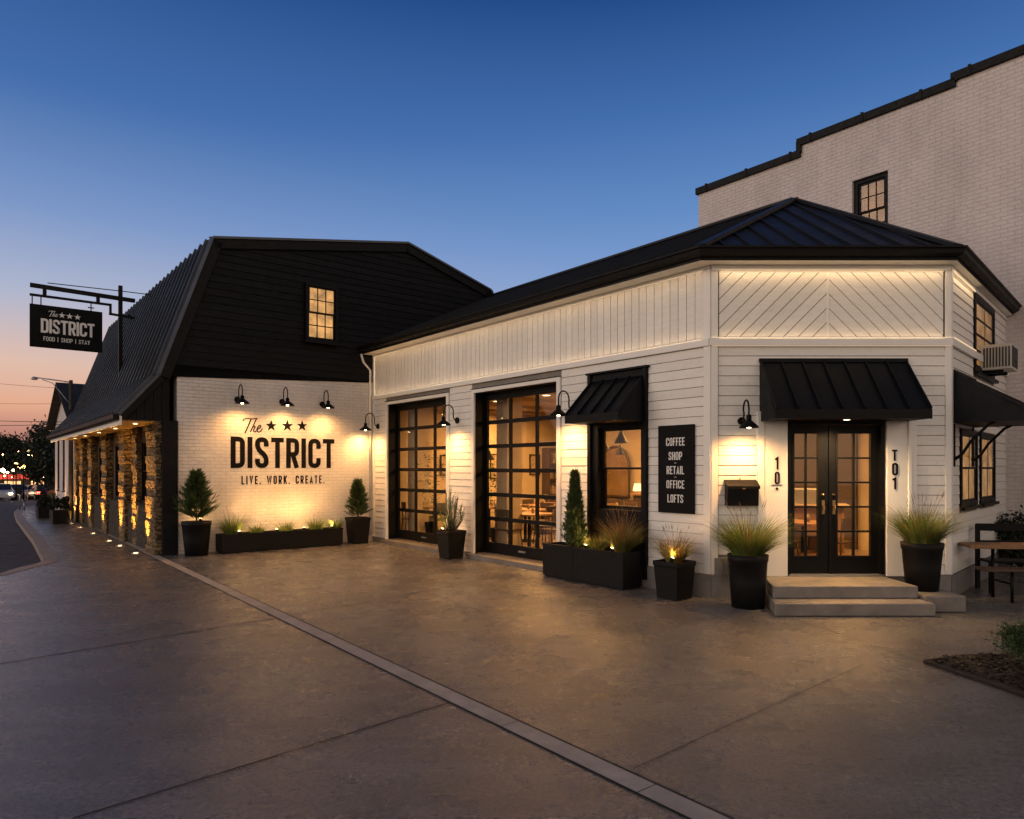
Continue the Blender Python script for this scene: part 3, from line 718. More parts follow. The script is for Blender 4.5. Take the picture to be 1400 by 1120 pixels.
# garage doors
def garage_door(dr, lab):
    vd = .22; f = MB()
    f.box(G, dr[0], dr[0] + .015, .0, vd + .06, dr[2], dr[3]); f.box(G, dr[1] - .015, dr[1], .0, vd + .06, dr[2], dr[3]); f.box(G, dr[0] + .015, dr[1] - .015, .0, vd + .06, dr[3] - .015, dr[3])
    a, b, c, d = dr[0] + .05, dr[1] - .05, dr[2], dr[3] - .10
    f.box(G, dr[0] + .015, a, vd - .01, vd + .06, dr[2], dr[3] - .015); f.box(G, b, dr[1] - .015, vd - .01, vd + .06, dr[2], dr[3] - .015); f.box(G, a, b, vd - .01, vd + .06, d, dr[3] - .015)
    o = part('garage_door', f, M['black'], CB, label=lab)
    rows, cols = 6, 3; hb = .22; p = (d - c - hb) / rows
    cw = (b - a - .08) / 3.6
    rl = MB(); gl = MB()
    for i in range(rows + 1):
        z = c + hb + p * i; h = .05 if 0 < i < rows else .04
        if i == 0: rl.box(G, a, b, vd, vd + .05, c + .005, z)
        else: rl.box(G, a, b, vd, vd + .05, z - .045, z + (.03 if i < rows else 0))
    cw = (b - a) / cols
    for j in range(cols + 1):
        x = a + cw * j; e = .03 if 0 < j < cols else .05
        rl.box(G, max(a, x - e), min(b, x + e), vd + .002, vd + .048, c + hb, d - .002)
    for i in range(rows): gl.box(G, a + .01, b - .01, vd + .022, vd + .027, c + hb + p * i + .02, c + hb + p * (i + 1) - .035)
    part('door_rails', rl, M['black'], o); part('pane', gl, M['glass'], o)
    h = MB(); h.box(G, (a + b) / 2 - .10, (a + b) / 2 + .10, vd - .03, vd, c + .10, c + .13); part('handle', h, M['steel'], o)
garage_door(door2, 'wide glass garage door beside the cypress'); garage_door(door1, 'glass garage door near the brick wall')
# window under the small awning: tall black surround
u0, u1 = awin[0], awin[1]; za, zb = G.px(850, 697, .06)[1], G.px(850, 584, .06)[1]
W = MB(); cells(W, G, u0, u1, .12, 3.31, [(u0 + .20, u1 - .13, za, zb)], -.03, .16)
W.box(G, u0, u0 + .07, -.075, -.03, .12, 3.31); W.box(G, u1 - .07, u1, -.075, -.03, .12, 3.31)
part('window_surround', W, M['black'], CB, bevel=.004)
window(CB, G, u0 + .20, u1 - .13, za, zb, .05, 1, 1, fw=.02, deep=.08, proud=0, sill=True)
# entrance double door
W = MB(); a, b, c, d = eop
pl = lambda x, y=600: E.px(x, y, .05)[0]; pz = lambda y: E.px(1100, y, .05)[1]
gz0, gz1 = pz(760), pz(593); LG = (pl(1086), pl(1118)); RG = (pl(1145), pl(1190)); sp = pl(1134.5)
fr_ = MB(); fr_.box(E, a, a + .03, -.03, .14, c, d); fr_.box(E, b - .05, b, -.03, .14, c, d); fr_.box(E, a + .03, b - .05, -.03, .14, d - .06, d)
ED = part('entrance_door', fr_, M['black'], CB)
for (x0, x1, gg) in ((a + .033, sp - .004, LG), (sp + .004, b - .053, RG)):
    W = MB(); cells(W, E, x0, x1, c + .01, d - .065, [(gg[0], gg[1], gz0, gz1)], .05, .095)
    cells(W, E, gg[0] - .03, gg[1] + .03, gz0 - .03, gz1 + .03, [(gg[0], gg[1], gz0, gz1)], .042, .05)
    m_ = (gg[0] + gg[1]) / 2; W.box(E, m_ - .013, m_ + .013, .052, .09, gz0, gz1)
    for i in range(1, 5):
        z = gz0 + (gz1 - gz0) * i / 5; W.box(E, gg[0], gg[1], .054, .088, z - .013, z + .013)
    part('door_leaf', W, M['black'], ED)
    W = MB(); W.box(E, gg[0] - .005, gg[1] + .005, .069, .073, gz0 - .005, gz1 + .005); part('pane', W, M['glass'], ED)
W = MB(); W.box(E, sp - .02, sp + .02, .03, .05, c + .01, d - .065); part('astragal', W, M['black'], ED)
for x in (pl(1125), pl(1139.5)):
    W = MB(); W.box(E, x - .02, x + .02, .035, .05, pz(703), pz(684)); W.tube(E, [(x, .05, pz(692)), (x, 0.0, pz(692)), (x, -.01, pz(698))], .010, 8)
    W.lathe(E.sub(x, .045, pz(676)), [(.0, -.012), (.02, -.012), (.02, .012), (0, .012)], n=12); part('handle', W, M['brass'], ED)
W = MB(); W.box(E, a, b, -.05, .12, c + .002, c + .022); part('threshold', W, M['steel'], CB)
# right wall windows
for (a_, b_, c_, d_) in rops[:2]: window(CB, RT, a_, b_, c_, d_, -.028, 2, 1, fw=.07, blind=M['blind'], ds=.22, bd=.03, proud=.008, mw=.035)
window(CB, RT, *rops[2], -.028, 2, 2, fw=.09, blind=M['blind'], ds=.22, bd=.03, proud=.008, mw=.035)
# roof
OVG, OVE, OVR = .31, .24, .13
OVD = {}
def inter(f1, f2, v1, v2):    # meeting point of two offset wall lines
    n1, n2 = (-f1.s, f1.c), (-f2.s, f2.c); c1 = v1 + f1.x * n1[0] + f1.y * n1[1]; c2 = v2 + f2.x * n2[0] + f2.y * n2[1]
    det = n1[0] * n2[1] - n1[1] * n2[0]; return ((c1 * n2[1] - c2 * n1[1]) / det, (n1[0] * c2 - n2[0] * c1) / det)
E0, E1 = inter(G, E, -OVG, -OVE), inter(E, RT, -OVE, -OVR)
AP = (5.09, 12.5); AZ = 6.62; EZ = 4.76
apd = (AP[0] - G.x) * -G.s + (AP[1] - G.y) * G.c; apu = (AP[0] - G.x) * G.c + (AP[1] - G.y) * G.s
GF = UG - .02            # far end against the dark gable
farE = G.w((GF, -OVG, 0))[:2]; farR = G.w((GF, apd, 0))[:2]; bk = 2 * apd + .5
farB = G.w((GF, bk, 0))[:2]; E2 = RT.w((rw_end + .35, -OVR, 0))[:2]; nb = G.w((apu + 1.0, bk, 0))[:2]
Rm = MB()
def rf(pts, th=.05):
    Rm.prism(W0, [(p[0], p[1], z - th) for p, z in pts], [(p[0], p[1], z) for p, z in pts])
rf([(E0, EZ), (farE, EZ), (farR, AZ), (AP, AZ)][::-1]); rf([(E0, EZ), (E1, EZ), (AP, AZ)]); rf([(E1, EZ), (E2, EZ), (AP, AZ)]); rf([(E2, EZ), (nb, EZ), (AP, AZ)])
rf([(nb, EZ), (farB, EZ), (farR, AZ), (AP, AZ)])
def seam(mb, p, q, w_=.022, h=.035, lift=.0):
    p, q = Vector(p), Vector(q); d = (q - p).normalized(); s = d.cross(Vector((0, 0, 1))).normalized() * w_ / 2; u = s.cross(d).normalized() * h
    if u.z < 0: u = -u
    p = p + u.normalized() * lift; q = q + u.normalized() * lift
    mb.add(W0, [tuple(x) for x in (p - s, q - s, q + s, p + s, p - s + u, q - s + u, q + s + u, p + s + u)], [(0, 3, 2, 1), (4, 5, 6, 7), (0, 1, 5, 4), (1, 2, 6, 5), (2, 3, 7, 6), (3, 0, 4, 7)])
x = GF + .2
e0u = (E0[0] - G.x) * G.c + (E0[1] - G.y) * G.s
while x < e0u - .1:
    f = 1.0 if x <= apu else max(0, (e0u - x) / (e0u - apu))
    p = G.w((x, -OVG, 0)); q_ = G.w((x, -OVG + (apd + OVG) * f, 0))
    seam(Rm, (p[0], p[1], EZ), (q_[0], q_[1], EZ + (AZ - EZ) * f)); x += .42
n = 10
for i in range(1, n):      # entrance hip
    t = i / n; p = Vector(E0).lerp(Vector(E1), t); ax = AP[0]; 
    if p.x < ax: f = (p.x - E0[0]) / (ax - E0[0])
    else: f = (E1[0] - p.x) / (E1[0] - ax)
    seam(Rm, (p.x, p.y, EZ), (p.x, p.y + (AP[1] - p.y) * f, EZ + (AZ - EZ) * f))
for i in range(1, 9):
    t = i / 9; p = Vector(E1).lerp(Vector(E2), t); seam(Rm, (p.x, p.y, EZ), (p.x + (AP[0] - p.x) * min(1, t * 2) * .5, p.y + (AP[1] - p.y) * min(1, t * 2) * .5, EZ + (AZ - EZ) * min(1, t * 2) * .5))
for p in (E0, E1): seam(Rm, (*p, EZ), (*AP, AZ), .17, .05, .01)
seam(Rm, (*AP, AZ), (*farR, AZ), .15, .045, .01)
CR = part('roof', Rm, M['roofmetal'], CB)
# soffit, fascia and gutter
W = MB()
W.add(W0, [(*farE, 4.60), (*E0, 4.60), (*E1, 4.60), (*E2, 4.60), (*RT.w((rw_end + .35, .1, 0))[:2], 4.60), (*RT.w((0, .1, 0))[:2], 4.60), (*E.w((.06, .1, 0))[:2], 4.60), (*G.w((GF, .1, 0))[:2], 4.60)], [(0, 7, 6, 1), (1, 6, 5, 2), (2, 5, 4, 3)])
part('soffit', W, M['white'], CB)
W = MB(); gp = [(0, 0), (-.02, -.11), (-.10, -.13), (-.14, -.10), (-.15, 0), (-.135, .0), (-.13, -.07), (-.02, -.07)]
def gutter(a, b, fa, va, vb):
    pa = [G_ for G_ in gp]
prof_g = [(0.0, -.115), (-.03, -.115), (-.09, -.085), (-.10, -.03), (-.13, -.02), (-.13, .005), (.0, .005)]
def loc(fr1, xy): return (xy[0] - fr1.x) * fr1.c + (xy[1] - fr1.y) * fr1.s
for (fr1, ov, k) in ((G, OVG, 0), (E, OVE, 1), (RT, OVR, 2)):
    A_, B_ = [], []
    for v_, z_ in prof_g:
        ua2 = GF if k == 0 else loc(fr1, inter(G, E, -OVG + v_, -OVE + v_)) if k == 1 else loc(fr1, inter(E, RT, -OVE + v_, -OVR + v_))
        ub2 = rw_end + .35 if k == 2 else loc(fr1, inter(G, E, -OVG + v_, -OVE + v_)) if k == 0 else loc(fr1, inter(E, RT, -OVE + v_, -OVR + v_))
        A_.append((ua2, -ov + v_, EZ + z_)); B_.append((ub2, -ov + v_, EZ + z_))
    W.prism(fr1, A_, B_)
GU = part('gutter', W, M['black'], CR)
W = MB(); W.tube(G, [(UG + .06, -OVG - .05, 4.60), (UG + .04, -.28, 4.40), (UG + .035, -.10, 4.22), (UG + .035, -.09, .12)], .028, 10); part('downspout', W, M['whitetrim'], CB)
W = MB(); W.box(G, GF, e0u, -OVG + .002, -OVG + .03, 4.601, EZ - .052); W.box(E, E0[0] - E.x + .03, E1[0] - E.x, -OVE + .002, -OVE + .03, 4.602, EZ - .053); W.box(RT, loc(RT, E1) + .03, rw_end + .3, -OVR + .002, -OVR + .03, 4.603, EZ - .054); part('fascia', W, M['black'], CB)

# ---- interior of the corner building
fp = [G.w((-9.75, .16, 0)), G.w((-.12, .16, 0)), E.w((.12, .15, 0)), E.w((3.22, .15, 0)), RT.w((rw_end - .1, .16, 0)), G.w((1.05, 6.6, 0)), G.w((-9.75, 6.6, 0))]
fp = [p[:2] for p in fp]
W = MB(); W.slab(W0, fp, .0, .10); part('interior_floor', W, M['infloor'], CB)
W = MB(); W.slab(W0, fp, 3.42, 3.5)
for i in range(7): W.box(G, -9.6 + i * 1.5, -9.45 + i * 1.5, .3, 6.5, 3.34, 3.419)
part('interior_ceiling', W, M['inceil'], CB)
W = MB(); W.box(G, -9.8, 1.1, 6.6, 6.75, .0, 3.5); W.box(G, -9.86, -9.76, .15, 6.6, .0, 3.5); W.box(RT, rw_end - .2, rw_end - .14, .14, .9, 0, 3.5)
for dr in (door1, door2): W.box(G, dr[0] - .02, dr[0] + .32, .55, .95, .1, 3.41)
part('interior_wall', W, M['inwall'], CB)
W = MB(); W.slab(W0, [E.w((.2, .14, 0))[:2], E.w((3.2, .14, 0))[:2], (6.6, 11.2), (5.0, 13.2), (3.4, 13.2), (2.6, 11.0)], .1, .30); part('interior_floor', W, M['oak'], CB, label='raised wooden floor inside the entrance')
WARM = (1.0, .50, .15)
NTH = ('first', 'second', 'third', 'fourth', 'fifth', 'sixth')
def idot(u, v, i, j):
    t = thing('ceiling_light', 'recessed ceiling light inside, %s from the end wall, %s row from the garage doors' % (NTH[i], NTH[j]), 'ceiling light', G.sub(u, v, 3.33), 'recessed ceiling lights inside')
    W = MB(); W.lathe(G.sub(u, v, 3.33), [(.09, 0), (.11, 0), (.11, .09), (.09, .09)], n=16); part('rim', W, M['whitetrim'], t)
    W = MB(); W.lathe(G.sub(u, v, 3.335), [(0.001, 0), (.088, 0)], n=16); part('diffuser', W, emB, t)
emB = emis('ceiling_light_glow', (1, .70, .35), 8)
for i, u in enumerate((-8.6, -6.9, -5.2, -3.4, -1.8, .2)):
    for j, v in enumerate((1.6, 3.6, 5.4)): idot(u, v, i, j)
for (u, v, e) in ((-8.4, 3.4, 60), (-5.6, 2.4, 60), (-5.0, 4.8, 60), (-2.6, 3.0, 70), (0.6, 3.4, 60)):
    lamp('AREA', G.w((u, v, 3.28)), e * 1.15, WARM, CB, G.w((u, v, 0)), 1.2, name='room_light')
# furniture
def table(u, v, lab):
    fr1 = G.sub(u, v, .1, R.uniform(-.3, .3))
    t = thing('dining_table', 'square wooden table on a black pedestal, %s' % lab, 'table', fr1, 'dining tables inside')
    W = MB(); W.box(fr1, -.42, .42, -.42, .42, .71, .75); part('tabletop', W, M['oak'], t, bevel=.006)
    W = MB(); W.lathe(fr1, [(.24, 0), (.24, .02), (.04, .05), (.035, .70), (.15, .71)], n=14); part('pedestal', W, M['black'], t)
    W = MB(); W.lathe(fr1.sub(.1, 0, .752), [(.0, 0), (.03, 0), (.03, .08), (.02, .12), (0.012, .12)], n=10); part('candle_jar', W, M['paper'], t)
    return fr1
def chair(fr1, lab):
    t = thing('dining_chair', lab, 'chair', fr1, 'dining chairs inside')
    W = MB(); W.box(fr1, -.2, .2, -.2, .2, .43, .46); part('seat', W, M['darkwood'], t, bevel=.01)
    W = MB()
    W.box(fr1, -.19, .19, .185, .205, .62, .86)
    part('backrest', W, M['darkwood'], t, bevel=.008)
    for a_, b_ in ((-1, -1), (1, -1), (-1, 1), (1, 1)):
        W = MB(); W.tube(fr1, [(a_ * .21, b_ * .21, 0), (a_ * .17, b_ * .17, .43)] + ([(a_ * .175, .20, .86)] if b_ > 0 else []), .016, 6); part('leg', W, M['darkwood'], t)
for (u, v, lab) in ((-8.0, 2.2, 'behind the farther garage door'), (-8.6, 4.4, 'by the framed pictures'), (-6.6, 2.2, 'between the two garage doors'), (-5.6, 4.1, 'in front of the bar counter'), (-3.5, 1.7, 'close behind the wide garage door'), (-3.3, 4.6, 'at the end of the bar counter'),
                  (-7.2, 5.2, 'near the back wall panel'), (-1.9, 2.1, 'inside the awning window'), (-4.6, 2.8, 'under the pendant of the wide garage door'), (-2.0, 4.0, 'behind the one at the awning window'), (-5.4, 1.3, 'against the jamb of the wide garage door'), (-.6, 3.6, 'nearest the entrance doors inside'), (-7.7, 3.7, 'in the far half of the room'), (-9.1, 3.0, 'below the framed pictures'), (-9.05, 1.3, 'in the front corner by the farther garage door')):
    tf = table(u, v, lab)
    for s in (0, 1, 2, 3):
        if R.random() < .2: continue
        a = s * pi / 2; fr2 = tf.sub(sin(a) * .62, cos(a) * .62, 0, -a + R.uniform(-.2, .2)); chair(fr2, 'dark chair, %s side of the table %s' % (('back', 'right', 'front', 'left')[s], lab))
W = MB(); W.box(G, -9.7, -8.7, 6.50, 6.59, .1, 2.9); W.box(G, -2.8, -1.0, 6.50, 6.59, .1, 2.6)
for i in range(4): W.box(G, -9.7 + i * .29, -9.66 + i * .29, 6.47, 6.5, .1, 2.9)
part('wall_panel', W, M['darkwood'], CB)
for (u, v, h_, lab) in ((-8.9, .95, 1.9, 'tall indoor plant behind the farther garage door'), (-6.35, 1.2, 1.7, 'tall indoor plant between the garage doors inside'), (-2.9, 3.6, 2.0, 'tall indoor tree in the middle of the dining room')):
    f = G.sub(u, v, .1); t = thing('indoor_plant', lab, 'plant', f, 'indoor plants')
    W = MB(); W.lathe(f, [(.001, 0), (.14, 0), (.18, .38), (.16, .38), (.15, .34), (.001, .34)], n=20); part('pot', W, M['pot'], t)
    W = MB(); W.tube(f, [(0, 0, .3), (.02, 0, h_ * .5), (0, .02, h_ * .85)], .02, 6, .008); part('trunk', W, M['bark'], t)
    W = MB()
    for _ in range(420):
        a = R.uniform(0, 2 * pi); rr = R.uniform(.05, .42); z = h_ * R.uniform(.42, 1.08); q_ = Vector((rr * cos(a), rr * sin(a), z))
        d_ = Vector((cos(a), sin(a), R.uniform(-.5, .6))).normalized() * R.uniform(.07, .13); s_ = Vector((-sin(a), cos(a), R.uniform(-.5, .5))).normalized() * .022; k_ = R.uniform(.6, 1.3)
        W.add(f, [tuple(q_), tuple(q_ + d_ * .5 + s_), tuple(q_ + d_), tuple(q_ + d_ * .5 - s_)], [(0, 1, 2, 3)], False, (k_, k_, k_))
    part('foliage', W, M['conifer'], t)
# back counter with shelves and bottles, dark panel, pictures
ct = thing('bar_counter', 'dark bar counter along the back wall inside', 'counter', G.sub(-4.6, 5.7, .1))
W = MB(); W.box(G, -6.2, -3.0, 5.5, 5.95, .1, 1.1); part('counter_front', W, M['darkwood'], ct); W = MB(); W.box(G, -6.25, -2.95, 5.42, 6.0, 1.102, 1.15); part('countertop', W, M['oak'], ct)
sh = thing('wall_shelf', 'dark wall shelf unit with bottles behind the bar', 'shelf', G.sub(-4.6, 6.4, 1.4))
W = MB()
for z in (1.5, 1.85, 2.2, 2.55): W.box(G, -6.2, -3.0, 6.32, 6.58, z, z + .03)
W.box(G, -6.24, -6.2, 6.3, 6.59, 1.4, 2.7); W.box(G, -3.0, -2.96, 6.3, 6.59, 1.4, 2.7); part('frame', W, M['darkwood'], sh)
for z in (1.53, 1.88, 2.23):
    W = MB()
    for i in range(22):
        if R.random() < .2: continue
        W.lathe(G.sub(-6.1 + i * .14, 6.44, z), [(0, 0), (.032, 0), (.032, R.uniform(.12, .17)), (.012, .2), (.012, .25), (0, .25)], n=8)
    part('bottles', W, M['paper'], sh, kind='stuff')
def picture(fr1, w_, h, lab):
    t = thing('framed_picture', lab, 'picture', fr1, 'framed pictures on the inner wall')
    W = MB(); cells(W, fr1, -w_ / 2, w_ / 2, 0, h, [(-w_ / 2 + .03, w_ / 2 - .03, .03, h - .03)], -.03, 0); part('frame', W, M['black'], t)
    W = MB(); W.box(fr1, -w_ / 2 + .03, w_ / 2 - .03, -.01, -.001, .03, h - .03); part('print', W, M['paper'], t)
endw = Frame(*G.w((-9.75, 3, 0))[:2], G.rz + pi / 2)
for i, (x, z, a, b) in enumerate(((-.9, 1.6, .4, .55), (-.35, 1.6, .4, .55), (.2, 1.65, .35, .5), (.8, 1.5, .5, .7), (1.5, 1.6, .4, .5), (2.2, 1.6, .4, .6))):
    picture(endw.sub(x, 0, z), a, b, 'black framed print on the inner end wall, %s from the garage doors' % NTH[5 - i])
shf = endw.sub(3.1, -.02); t = thing('bookshelf', 'tall dark open bookshelf against the inner end wall', 'bookshelf', shf)
W = MB()
for z in (.1, .55, 1.0, 1.45, 1.9, 2.35): W.box(shf, -.6, .6, -.32, 0, z, z + .035)
for x in (-.62, -.01, .6): W.box(shf, x, x + .03, -.33, 0, .1, 2.4)
part('frame', W, M['darkwood'], t)
W = MB()
for z in (.585, 1.035, 1.485, 1.935):
    x = -.57
    while x < .55:
        w2 = R.uniform(.025, .09); h2 = R.uniform(.14, .32)
        if R.random() < .75: W.box(shf, x, x + w2, -.26, -.06, z + .001, z + h2)
        x += w2 + R.uniform(.004, .06)
part('books', W, M['paper'], t, kind='stuff')
kf = Frame(*G.w((.1, 6.58, 0))[:2], G.rz)
bb = thing('blackboard', 'large blackboard on the back wall seen through the entrance door', 'blackboard', kf.sub(0, 0, 1.3))
W = MB(); W.box(kf, -.7, .7, -.03, 0, 1.3, 2.4); part('board', W, M['signblack'], bb); W = MB(); cells(W, kf, -.75, .75, 1.25, 2.45, [(-.7, .7, 1.3, 2.4)], -.045, -.001); part('frame', W, M['oak'], bb)
cf = Frame(5.2, 12.9, -.35, .1)
cn = thing('service_counter', 'wooden service counter inside the entrance', 'counter', cf)
W = MB(); W.box(cf, -.9, .9, 0, .05, .0, .98); 
for i in range(7): W.box(cf, -.88 + i * .29, -.84 + i * .29, -.02, 0, .0, .98)
part('counter_front', W, M['oak'], cn); W = MB(); W.box(cf, -.98, .98, -.08, .6, .98, 1.03); part('countertop', W, M['inwall'], cn)
W = MB(); W.box(cf, -.2, .5, .1, .45, 1.03, 1.32); part('display_box', W, M['steel'], cn, bevel=.02)
def pendant(u, v, zb, lab, e=14):
    fr1 = G.sub(u, v, zb)
    t = thing('pendant_lamp', lab, 'pendant lamp', fr1, 'pendant lamps inside')
    W = MB(); W.tube(fr1, [(0, 0, .22), (0, 0, 3.4 - zb)], .006, 6); part('cord', W, M['black'], t)
    W = MB(); W.lathe(fr1, [(.14, 0), (.12, .04), (.05, .16), (.03, .23), (0, .24)], n=20); part('shade', W, M['black'], t)
    W = MB(); W.lathe(fr1, [(0, .02), (.035, .05), (.03, .09), (0, .11)], n=12); part('bulb', W, M['bulb'], t)
    lamp('POINT', fr1.w((0, 0, .0)), e, WARM, t, size=.12)
w1 = G.px(849, 597, 1.2); pendant(w1[0], 1.2, w1[1] - .12, 'black pendant lamp inside the window under the small awning')
pendant(-4.6, 2.7, 2.2, 'black pendant lamp over a table behind the wide garage door'); pendant(-5.2, 3.9, 2.1, 'black pendant lamp deep in the room behind the wide garage door'); pendant(-8.0, 2.2, 2.0, 'black pendant lamp behind the garage door near the brick wall')
# arched mirror behind window
af = Frame(*G.w((-7.75, 6.49, 0))[:2], G.rz, .1)
am = thing('arched_mirror', 'tall arched mirror on the back wall seen through the awning window', 'mirror', af)
arc = [(-.55, .9), (-.55, 1.75)] + [(-.55 * cos(pi * i / 14), 1.75 + .55 * sin(pi * i / 14)) for i in range(1, 14)] + [(.55, 1.75), (.55, .9)]
W = MB(); W.wallpoly(af, arc, -.01, .0); part('glass', W, mat('dim_mirror', (.30, .22, .14), .25, metal=.8, var=.3, scale=2, bump=0), am)
W = MB(); W.tube(af, [(a, -.02, b) for a, b in arc] + [(-.55, -.02, .9)], .035, 8); part('frame', W, M['darkwood'], am)
sb_ = G.sub(-7.1, 5.6, .1); t = thing('sideboard', 'dark sideboard with table lamp below the arched mirror', 'sideboard', sb_)
W = MB(); W.box(sb_, -.9, .9, .45, .85, .12, .82); part('cabinet', W, M['darkwood'], t, bevel=.01)
t = thing('table_lamp', 'small lit table lamp on the dark sideboard', 'table lamp', sb_.sub(.4, .65, .82))
W = MB(); W.lathe(sb_.sub(.4, .65, .82), [(.07, 0), (.07, .02), (.015, .04), (.015, .28)], n=12); part('base', W, M['brass'], t)
W = MB(); W.lathe(sb_.sub(.4, .65, .82), [(.13, .26), (.09, .46)], n=16); part('shade', W, emis('lit_lamp_shade', (1, .62, .28), 2.6), t)

# ============================================================ GAMBREL BUILDING
GB = thing('barn_building', 'black gambrel roofed building over a white painted brick wall with stone pilasters on the street', 'building', BR)
zt = 3.97
W = MB(); W.box(BR, -4.52, -.02, 0, .3, 0, zt); part('brick_wall', W, M['brickwhite'], GB)
P = {k: BR.px(*p) for k, p in dict(tip=(163, 568), fb=(217, 514), br=(290, 328), rg=(555, 335), rr=(668, 399)).items()}
rdir = (P['rr'][0] - P['rg'][0], P['rr'][1] - P['rg'][1])
end = (P['rr'][0] + 1.2, P['rr'][1] - 2.6)
prof = [P['tip'], P['fb'], P['br'], P['rg'], P['rr'], end]
LEN = 12.2
# dark boarded gable
conv = [(P['fb'][0] + .02, P['fb'][1] - .0), (P['br'][0] + .05, P['br'][1] - .05), (P['rg'][0], P['rg'][1] - .05), (P['rr'][0], P['rr'][1] - .05), (end[0], end[1]), (end[0], zt - .02), (-4.79, zt - .02)]
lowz = 2.78
body = [(P['tip'][0] + .02, lowz), (-4.79, lowz), (-4.79, zt - .02), (end[0], zt - .02), (end[0], end[1]), P['rr'], P['rg'], P['br'], P['fb'], (P['tip'][0] + .02, P['tip'][1] - .02)]
W = MB()
for pc in ([(-4.79, zt - .02), (end[0], zt - .02), (end[0], end[1]), P['rr'], P['rg'], P['br'], P['fb']], [(P['tip'][0] + .02, lowz), (-4.79, lowz), (-4.79, zt - .02), P['fb'], (P['tip'][0] + .02, P['tip'][1] - .02)]):
    W.prism(BR, [(u, -.02, z - .01) for u, z in pc], [(u, .2, z - .01) for u, z in pc])
part('gable_wall', W, M['blackwood'], GB)
W = MB(); z = zt - .02; p = .155
while z < 7.6:
    pl_ = clip(clip(conv, 0, 1, -z), 0, -1, z + p - .008)
    if len(pl_) > 2:
        n = len(pl_); W.prism(BR, [(u, -.045 + (zz - z) * .12, zz) for u, zz in pl_], [(u, -.021, zz) for u, zz in pl_])
    z += p
part('gable_boards', W, M['blackwood'], GB)
W = MB()
u = P['tip'][0] + .15
while u < -4.80:
    zt2 = P['tip'][1] + (P['fb'][1] - P['tip'][1]) * (u - P['tip'][0]) / (P['fb'][0] - P['tip'][0]) - .08
    zt2 = min(zt2, zt)
    if zt2 > lowz + .05: W.box(BR, u, u + .14, -.040, -.021, lowz, zt2)
    u += .155
part('gable_boards', W, M['blackwood'], GB, label='upright boards under the flared eave')
# rake trim
W = MB()
for a, b, wd in ((P['tip'], P['fb'], .12), (P['fb'], P['br'], .20), (P['br'], P['rg'], .20), (P['rg'], P['rr'], .20), (P['rr'], end, .2)):
    a_, b_ = Vector(a), Vector(b); d = (b_ - a_).normalized(); n_ = Vector((d.y, -d.x)) * wd
    W.prism(BR, [(a_.x, -.10, a_.y), (b_.x, -.10, b_.y), ((b_ + n_).x, -.10, (b_ + n_).y), ((a_ + n_).x, -.10, (a_ + n_).y)], [(a_.x, -.046, a_.y), (b_.x, -.046, b_.y), ((b_ + n_).x, -.046, (b_ + n_).y), ((a_ + n_).x, -.046, (a_ + n_).y)])
part('rake_trim', W, M['black'], GB)
# roof sheets
W = MB()
for a, b in zip(prof, prof[1:]):
    a_, b_ = Vector(a), Vector(b); d = (b_ - a_).normalized(); n_ = Vector((-d.y, d.x)) * .05
    q4 = [a_ - d * .005, b_ + d * .005, b_ + d * .005 + n_, a_ - d * .005 + n_]
    W.prism(BR, [(p_.x, -.14, p_.y) for p_ in q4], [(p_.x, LEN, p_.y) for p_ in q4])
    v = .15
    while v < LEN:
        p1, p2 = a_ + n_, b_ + n_
        s = .02; h = Vector((-d.y, d.x)) * .055
        W.hexa(BR, [(p1.x, v - s, p1.y), (p2.x, v - s, p2.y), (p2.x, v + s, p2.y), (p1.x, v + s, p1.y)], [(p1.x + h.x, v - s, p1.y + h.y), (p2.x + h.x, v - s, p2.y + h.y), (p2.x + h.x, v + s, p2.y + h.y), (p1.x + h.x, v + s, p1.y + h.y)])
        v += .42
rf2 = part('roof', W, M['ribbed'], GB)
W = MB(); tu, tz = P['tip']
W.prism(BR, [(tu - .02, -.13, tz - .0), (tu - .13, -.13, tz + .02), (tu - .13, -.13, tz - .07), (tu - .08, -.13, tz - .10), (tu - .02, -.13, tz - .10)], [(tu - .02, LEN, tz), (tu - .13, LEN, tz + .02), (tu - .13, LEN, tz - .07), (tu - .08, LEN, tz - .10), (tu - .02, LEN, tz - .10)])
part('gutter', W, M['black'], rf2)
W = MB(); W.box(BR, tu - .019, tu + .03, -.10, LEN, tz - .19, tz - .005); part('fascia', W, M['whitetrim'], GB)
W = MB(); W.box(BR, tu + .03, -4.79, .0, LEN, lowz - .03, lowz - .002); part('soffit', W, M['darkwood'], GB)
W = MB(); W.box(BR, -4.79, P['rr'][0] + 1, LEN - .2, LEN, 0, 3.9)
W.wallpoly(BR, [(u_, z_ - .03) for u_, z_ in ((-4.79, 2.7), P['fb'], P['br'], P['rg'], P['rr'], end)], LEN - .25, LEN - .05); part('back_wall', W, M['blackwood'], GB)
# corner post
W = MB(); W.box(BR, -4.80, -4.515, -.05, .25, 0, lowz - .0); 
for z in (.9, 1.75): W.box(BR, -4.81, -4.505, -.056, .2, z, z + .012)
part('corner_post', W, M['blackwood'], GB)
# gable window
wu0, wz0 = BR.px(414.5, 471); wu1, wz1 = BR.px(459, 396); wz0 = BR.px(437, 469)[1]; wz1 = BR.px(437, 391)[1]
window(GB, BR, wu0, wu1, wz0, wz1, -.145, 3, 2, fw=.07, blind=M['blind'], proud=.02, deep=.10, bd=.083)
W = MB(); W.box(BR, wu0 + .02, wu1 - .02, .05, .053, wz0 + .02, wz1 - .02)
